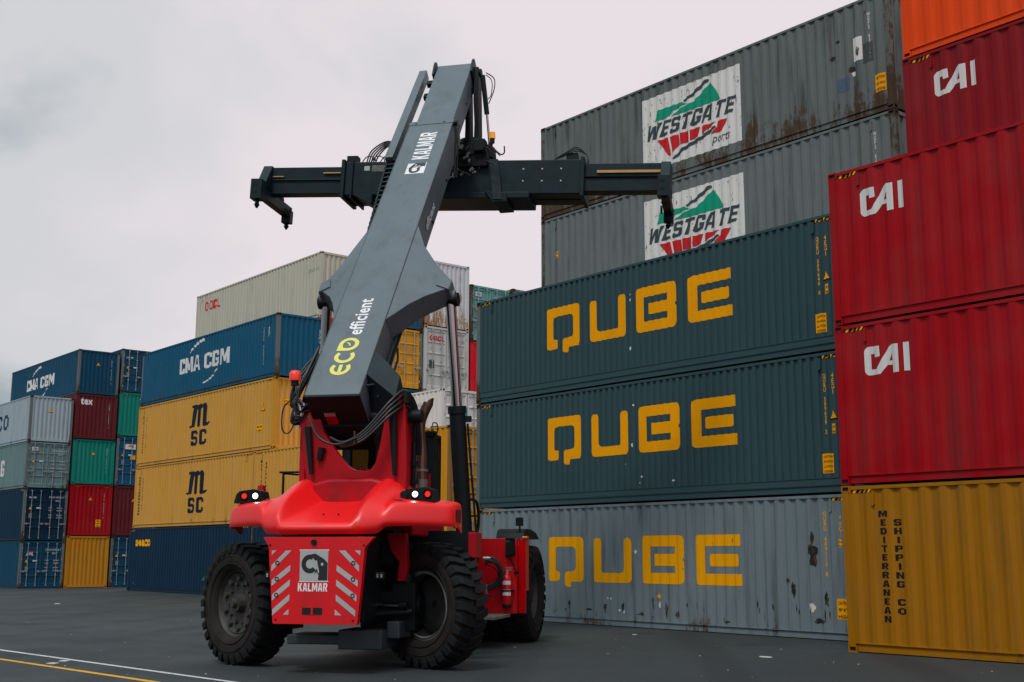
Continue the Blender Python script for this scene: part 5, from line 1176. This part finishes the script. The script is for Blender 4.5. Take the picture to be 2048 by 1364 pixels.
# ---- front body on the right: red plates, fender, mirror, lamp
for sg in (-1, 1):
    def X(a, b): return tuple(sorted((sg * a, sg * b)))
    m = MB(); m.box(*X(.62, 1.50), 4.88, 4.94, .58, 1.98); m.box(*X(1.495, 1.555), 4.885, 5.05, .58, 1.97)
    m.add([(sg * 1.555, 5.05, .58), (sg * 1.73, 4.92, .58), (sg * 1.73, 4.92, 1.97), (sg * 1.555, 5.05, 1.97), (sg * 1.555, 5.09, .58), (sg * 1.73, 4.96, .58), (sg * 1.73, 4.96, 1.97), (sg * 1.555, 5.09, 1.97)],
          [(0, 1, 2, 3), (4, 5, 6, 7), (0, 1, 5, 4), (1, 2, 6, 5), (2, 3, 7, 6), (3, 0, 4, 7)])
    m.box(*X(1.70, 1.73), 4.95, 5.2, 1.0, 1.97)
    fp = m.build('front_body_plate', M_REDP, RS, bevel=.006)
    pts = [(.0, 1.96), (.04, 2.06), (.12, 2.14), (.30, 2.17), (.75, 2.16), (1.2, 2.10), (1.5, 1.98)]
    m = MB(); N_ = len(pts)
    for x in (sg * 1.12, sg * 1.66):
        m.v += [(x, 5.02 + a, b) for a, b in pts]
    m.f = [(i, i + 1, N_ + i + 1, N_ + i) for i in range(N_ - 1)] + [tuple(range(N_)), tuple(range(N_, 2 * N_))]; m.m = [0] * len(m.f)
    m.build('front_fender', M_BLK, RS, smooth=40)
    m = MB(); m.box(*X(1.50, 1.64), 5.05, 5.12, 2.22, 2.38); m.cyl((sg * 1.57, 5.1, 2.1), (sg * 1.57, 5.1, 2.24), .018, n=8); m.build('work_lamp', M_BLK, RS, bevel=.015)
    if sg > 0:
        m = MB(); m.hexa([(1.36, 4.78, 1.99), (1.55, 4.74, 1.99), (1.56, 4.75, 1.66), (1.36, 4.79, 1.62)], [(1.36, 4.83, 1.99), (1.55, 4.80, 1.99), (1.56, 4.80, 1.66), (1.36, 4.84, 1.62)]); mr = m.build('mirror', M_BLK, RS, bevel=.01)
        flat2d('mirror_glass', polys([(1.375, 1.655), (1.545, 1.685), (1.54, 1.975), (1.375, 1.975)]), mat('mirror_silver', (.6, .66, .68), .08, 1.0, var=.02), mr, lambda u, v: (u, 4.772 - (u - 1.36) * .2, v))
        m = MB(); m.tube([(1.45, 4.82, 1.62), (1.5, 4.85, 1.5), (1.56, 4.88, 1.34)], .012, 6); m.box(1.52, 1.60, 4.84, 4.90, 1.31, 1.36); m.build('mirror_arm', M_BLK, mr)
        m = MB(); m.box(1.66, 1.76, 4.9, 5.06, 1.98, 2.02); m.build('marker_lamp', mat('amber_lens', (.75, .22, .05), .3), RS, bevel=.01)
m = MB(); m.box(.75, 1.45, 3.6, 4.86, .52, .58); m.build('step', mat('timber_grey_step', (.17, .15, .13), .8, var=.2), RS, bevel=.01)
m = MB()
for k in range(3): m.tube([(1.02, 4.6, 1.60 - k * .03), (1.18, 4.62, 1.60 - k * .03), (1.32 - k * .02, 4.66, 1.40), (1.28 - k * .02, 4.68, 1.15 + k * .02), (1.05, 4.66, 1.02 + k * .03)], .03, 8)
m.tube([(1.0, 4.6, 1.5), (1.2, 4.64, 1.42), (1.26, 4.66, 1.25)], .012, 6); m.tube([(1.0, 4.6, .95), (1.2, 4.64, .9), (1.26, 4.66, 1.0)], .012, 6)
m.build('axle_hose', M_RUB, RS, smooth=60)
m = MB(); m.cyl((.98, 4.6, 1.60), (1.12, 4.61, 1.60), .04, n=12); m.box(1.02, 1.05, 4.62, 4.7, .92, 1.12); m.build('hose_coupling', M_ZINC, RS)
m = MB(); m.tube([(1.36, 2.0, 2.6), (1.42, 2.4, 2.55), (1.40, 2.6, 2.2), (1.34, 2.6, 1.95)], .028, 8); m.build('tail_hose', M_RUB, RS, smooth=60)

# ---- head, rotator and spreader
SP = MB()
SC = Vector((.10, 6.19, 9.56)); SR = .05; TILT = -.045
sT = Matrix.Translation(SC) @ Matrix.Rotation(SR, 4, 'Z') @ Matrix.Rotation(-TILT, 4, 'Y')
def st_(x, y, z): return sT @ Vector((x, y, z))
m = MB()
hd_ = [(5.98, 12.05), (6.22, 12.0), (6.30, 11.3), (6.34, 10.6), (6.30, 10.3), (5.98, 10.3), (6.02, 10.8), (5.92, 11.3)]
for x0, x1 in ((.16, .26), (.36, .46)): m.prism(hd_, x0, x1, 'x')
m.cyl((.1, 6.1, 11.95), (.5, 6.1, 11.95), .09, n=18)
m.build('hanger_arm', M_BLK, RS, bevel=.01)
for x in (-.06, .60):
    m = MB(); m.cyl((x - .06, 6.02, 11.85), (x + .02, 6.1, 11.0), .055, n=16); dc = m.build('damper_cylinder', M_BLK, RS, smooth=40)
    MB().cyl((x + .02, 6.1, 11.02), (x + .07, 6.15, 10.3), .025, n=12).build('damper_rod', M_CHR, dc, smooth=40)
MB().tube([(.62, 6.0, 11.9), (.80, 6.0, 11.75), (.80, 6.0, 11.5), (.68, 6.02, 11.2)], .012, 6).tube([(.62, 6.0, 11.85), (.75, 6.0, 11.7), (.74, 6.0, 11.4), (.66, 6.02, 11.3)], .01, 6).build('damper_hose', M_RUB, RS, smooth=60)
m = MB()
m.cyl((.28, 6.2, 9.98), (.28, 6.2, 10.26), .52, .50, n=40); m.cyl((.28, 6.2, 10.2), (.28, 6.2, 10.45), .34, .30, n=30)
m.box(-.18, .72, 5.72, 6.6, 9.72, 10.02)
m.box(-.10, .10, 5.65, 5.8, 10.02, 10.35); m.box(.45, .70, 5.6, 5.85, 10.02, 10.28)
m.build('rotator', M_BLK, RS, bevel=.015)
m = MB(); rnd = random.Random(11)
for k in range(16): x, z = -.25 + rnd.random() * 1.1, 9.45 + rnd.random() * .75; m.cyl((x, 5.60, z), (x + rnd.random() * .12, 5.58, z + rnd.random() * .08), .02 + rnd.random() * .02, n=8)
m.build('valve_fitting', M_ZINC, RS)
m = MB()
for k in range(9):
    x = -.2 + rnd.random() * .9; z = 9.5 + rnd.random() * .6
    m.tube([(x, 5.6, z), (x + .12, 5.52, z + .2 - rnd.random() * .3), (x + .2 + rnd.random() * .2, 5.55, z - .2 + rnd.random() * .3)], .013, 6)
m.build('rotator_hose', M_RUB, RS, smooth=60)
m = MB(); m.cyl((.78, 5.95, 10.28), (.78, 5.95, 10.38), .05, n=14); m.box(.70, .78, 5.9, 6.0, 10.22, 10.3); m.tube([(.74, 5.95, 10.24), (.95, 5.95, 10.03), (1.04, 5.95, 10.05), (1.04, 5.95, 10.2)], .016, 6); sb = m.build('warning_beacon', M_BLK, RS, bevel=.005)
MB().cyl((.78, 5.95, 10.38), (.78, 5.95, 10.52), .065, .06, n=20).build('beacon_lens', mat('amber_beacon_lens', (.85, .33, .01), .2, emis=((1, .4, .02), .2)), sb, smooth=40)
# spreader body
def sbox(m, x0, x1, y0, y1, z0, z1): return m.box(x0, x1, y0, y1, z0, z1, T=st_)
m = MB(); sbox(m, -2.55, 2.62, -.38, .02, -.40, .34); sbox(m, -2.55, 2.62, .10, .50, -.40, .34); sbox(m, -1.4, 1.5, -.42, .56, -.50, -.36)
body = m.build('spreader', M_SPR, RS, bevel=.02)
m = MB()
for x, s0 in ((-2.58, 1), (2.60, 1)):
    m = MB(); sbox(m, x - .04, x + .04, -.44, .54, -.46, .38); m.build('spreader_collar', M_SPR, body, bevel=.008)
m = MB()
for x in (-2.40,): sbox(m, x, x + .04, -.43, .53, -.48, .38)
for x in (-2.35, -1.75): m.add([st_(x, -.42, -.40), st_(x + .45, -.42, -.40), st_(x + .45, -.42, -.62), st_(x, .1, -.40), st_(x + .45, .1, -.40), st_(x + .45, .1, -.62)], [(0, 1, 2), (3, 5, 4), (0, 3, 4, 1), (1, 4, 5, 2), (0, 2, 5, 3)])
m.build('guide_fin', M_SPR, body, bevel=.008)
m = MB()
for x in (1.35, 1.75, 2.15):
    for z in (-.12, .14): m.cyl(st_(x, -.385, z), st_(x, -.375, z), .018, n=8)
m.build('spreader_bolt', M_ZINC, body)
flat2d('data_plate', polys([(-1.95, .12), (-1.55, .12), (-1.55, .26), (-1.95, .26)]), mat('dim_plate', (.12, .12, .12), .5, var=.5, vscale=30), body, lambda u, v: st_(u, -.385, v))
flat2d('data_plate', polys([(-2.12, .14), (-2.0, .14), (-2.0, .24), (-2.12, .24)]), M_SILV, body, lambda u, v: st_(u, -.385, v))
m = MB()
for sg in (-1, 1): m.add([st_(sg * .35 + .25, -.40, .36), st_(sg * .35 + .45, -.40, .36), st_(.95 if sg > 0 else -.55, -.5, -.55), st_(.75 if sg > 0 else -.75, -.5, -.55), st_(sg * .35 + .25, -.34, .36), st_(sg * .35 + .45, -.34, .36), st_(.95 if sg > 0 else -.55, -.42, -.55), st_(.75 if sg > 0 else -.75, -.42, -.55)], [(0, 1, 2, 3), (4, 5, 6, 7), (0, 1, 5, 4), (1, 2, 6, 5), (2, 3, 7, 6), (3, 0, 4, 7)])
m.hexa([st_(.55, -.48, -.35), st_(1.02, -.48, -.40), st_(1.05, -.48, -.58), st_(.75, -.48, -.60)], [st_(.55, .4, -.35), st_(1.02, .4, -.40), st_(1.05, .4, -.58), st_(.75, .4, -.60)])
m.build('side_gusset', M_SPR, body, bevel=.006)
for sg in (-1, 1):
    a = 2.5 if sg > 0 else -2.5; b = sg * 4.36
    m = MB(); x0, x1 = sorted((a, b)); ys = (-.30, .0) if sg < 0 else (.12, .44)
    sbox(m, x0, x1, ys[0] - (0 if sg < 0 else .45), ys[1] - (0 if sg < 0 else .45), -.34, .26)
    if sg > 0: pass
    sbox(m, x0, x1, -.34 if sg < 0 else -.37, .05, -.05, -.02)
    arm = m.build('telescopic_arm', M_SPR, body, bevel=.015)
    m = MB()
    if sg > 0: sbox(m, 2.9, 4.25, -.372, -.34, .045, .10)
    else: sbox(m, -3.05, -2.66, -.345, -.30, .10, .125); sbox(m, -4.20, -3.95, -.345, -.30, .03, .05)
    m.build('wear_strip', mat('brass_wear_strip', (.48, .26, .10), .5, .2, var=.15), arm)
    # end beam across with twist locks
    m = MB(); xb = sg * 4.32
    sbox(m, xb - .09, xb + .09, -.78, 1.02, -.52, -.28)
    sbox(m, xb - .13, xb + .12, -.92, -.66, -.62, -.18); sbox(m, xb - .10, xb + .11, .86, 1.06, -.66, -.36)
    m.add([st_(xb + q, y, z) for q in (-.1, .1) for y, z in ((-.35, .28), (.12, .28), (.5, -.28), (-.72, -.28))], [(0, 1, 2, 3), (7, 6, 5, 4), (0, 1, 5, 4), (1, 2, 6, 5), (2, 3, 7, 6), (3, 0, 4, 7)])
    eb = m.build('end_beam', M_SPR, arm, bevel=.012)
    m = MB()
    for z in (-.30, -.46): sbox(m, xb - .08, xb + .02, -.926, -.915, z - .03, z + .03)
    m.build('lock_slot', M_DARK, eb)
    for y in (-.80, .96):
        m = MB(); m.cyl(st_(xb, y, -.60), st_(xb, y, -.72), .045, n=12); m.cyl(st_(xb, y, -.72), st_(xb, y, -.80), .065, .02, n=8); m.build('twist_lock', M_BLK, eb)
    m = MB(); m.lathe([(-.02, .05), (-.02, .09), (.02, .09), (.02, .05)], 16, sT @ Matrix.Translation((xb + (.14 if sg < 0 else -.14), .72, -.44))); m.build('lashing_eye', M_BLK, eb)
m = MB()
for x in (-2.45, 2.35): sbox(m, x - .12, x + .12, -.25, -.05, .34, .52)
m.build('hose_tower', M_BLK, body)
m = MB(); rnd = random.Random(5)
for k in range(5): m.tube([st_(-2.1 + k * .05, -.3, .36), st_(-2.0 + k * .04, -.3, .62 - k * .03), st_(-1.65, -.3, .82 - k * .03), st_(-1.35 - k * .03, -.3, .62), st_(-1.2 - k * .02, -.3, .36)], .016, 7)
for k in range(3): m.tube([st_(-2.2 + k * .2, -.3, .36), st_(-2.1 + k * .2, -.3, .48), st_(-1.95 + k * .2, -.3, .46), st_(-1.9 + k * .2, -.3, .36)], .012, 6)
m.tube([st_(-1.62, -.3, .8), st_(-1.55, -.3, .3), st_(-1.5, -.3, .0)], .02, 6)
for k in range(3): m.tube([st_(1.9, -.2, .36), st_(2.2, -.25, .46 + k * .03), st_(2.45, -.28, .55 + k * .04), st_(2.68, -.3, .42), st_(2.68 + k * .02, -.3, .1)], .012, 6)
m.build('spreader_hose', M_RUB, body, smooth=60)

# ---- fire extinguisher strapped to the red body plate
mw = Matrix.Translation(MO) @ Matrix.Rotation(HD - R(90), 4, 'Z')
fe = empty('fire_extinguisher', mw @ Vector((1.40, 4.76, .72)), HD - R(90)); tag(fe, 'small red fire extinguisher with white label strapped to the red truck body', 'fire extinguisher')
m = MB(); m.lathe([(0, .0), (0, .075), (.02, .085), (.50, .085), (.55, .07), (.58, .035), (.60, .03), (.60, 0)], 26, Matrix.Rotation(R(-90), 4, 'Y')); m.build('cylinder_body', M_REDP, fe, smooth=50)
m = MB(); m.lathe([(-.03, .0), (-.03, .08), (.03, .09), (.04, .087)], 26, Matrix.Rotation(R(-90), 4, 'Y')); m.build('base_ring', M_BLK, fe, smooth=50)
for z0, z1, mm in ((.40, .47, M_WHT), (.20, .28, M_WHT), (.29, .305, M_WHT)):
    m = MB(); A = [R(200 + i * 14) for i in range(11)]
    m.v = [(.0875 * math.cos(a), .0875 * math.sin(a), z) for a in A for z in (z0, z1)]; m.f = [(2 * i, 2 * i + 2, 2 * i + 3, 2 * i + 1) for i in range(10)]; m.m = [0] * 10; m.build('label_band', mm, fe)
m = MB(); m.cyl((0, 0, .59), (0, 0, .66), .028, n=12); m.box(-.02, .09, -.015, .015, .66, .68); m.box(-.02, .11, -.015, .015, .70, .72); m.build('valve_handle', M_ZINC, fe)
m = MB(); m.lathe([(.27, .088), (.27, .096), (.30, .096), (.30, .088)], 26, Matrix.Rotation(R(-90), 4, 'Y')); m.box(-.12, .13, .02, .10, .27, .30); m.build('strap', M_BLK, fe)
m = MB(); m.tube([(-.02, 0, .64), (-.11, -.02, .55), (-.11, -.02, .35), (-.09, -.02, .25)], .011, 7); m.build('hose', M_RUB, fe, smooth=60)

# ---- litter on the yard
def scrap(px, py, w, h, lab, group=None):
    p = unproj(px, py); m = MB(); rr = random.Random(int(px * 7 + py)); K = 9
    pts = [(p.x + w * math.cos(2 * math.pi * k / K) * (.6 + .4 * rr.random()), p.y + h * math.sin(2 * math.pi * k / K) * (.6 + .4 * rr.random())) for k in range(K)]
    m.prism(pts, .004, .016, 'z'); o = m.build('paper_scrap', decal_paint('litter_white', (.62, .60, .58), .05)); tag(o, lab, 'litter')
scrap(1269, 1270, .07, .07, 'white crumpled scrap on the asphalt in front of the lowest QUBE container')
scrap(115, 1208, .22, .12, 'white scrap on the asphalt in front of the ochre yellow end')
scrap(130, 1323, .11, .10, 'flat white scrap between the white and the yellow line, farther right'); scrap(105, 1328, .11, .11, 'flat white scrap between the white and the yellow line, farther left')
scrap(1530, 1315, .16, .1, 'pale smear of litter on the asphalt before the faded grey container')
g = MB(); rr = random.Random(21)
for k in range(70):
    px, py = rr.random() * 2048, 1240 + rr.random() ** 1.3 * 120; p = unproj(px, py); s = .005 + rr.random() ** 3 * .014
    g.prism([(p.x + s * math.cos(t + k), p.y + s * math.sin(t + k)) for t in (0, 1.3, 2.6, 3.9, 5.1)], .001, .008, 'z')
tag(g.build('grit', mat('pale_grit', (.55, .56, .56), .8)), 'small pale stones scattered over the asphalt', 'gravel', kind='stuff')
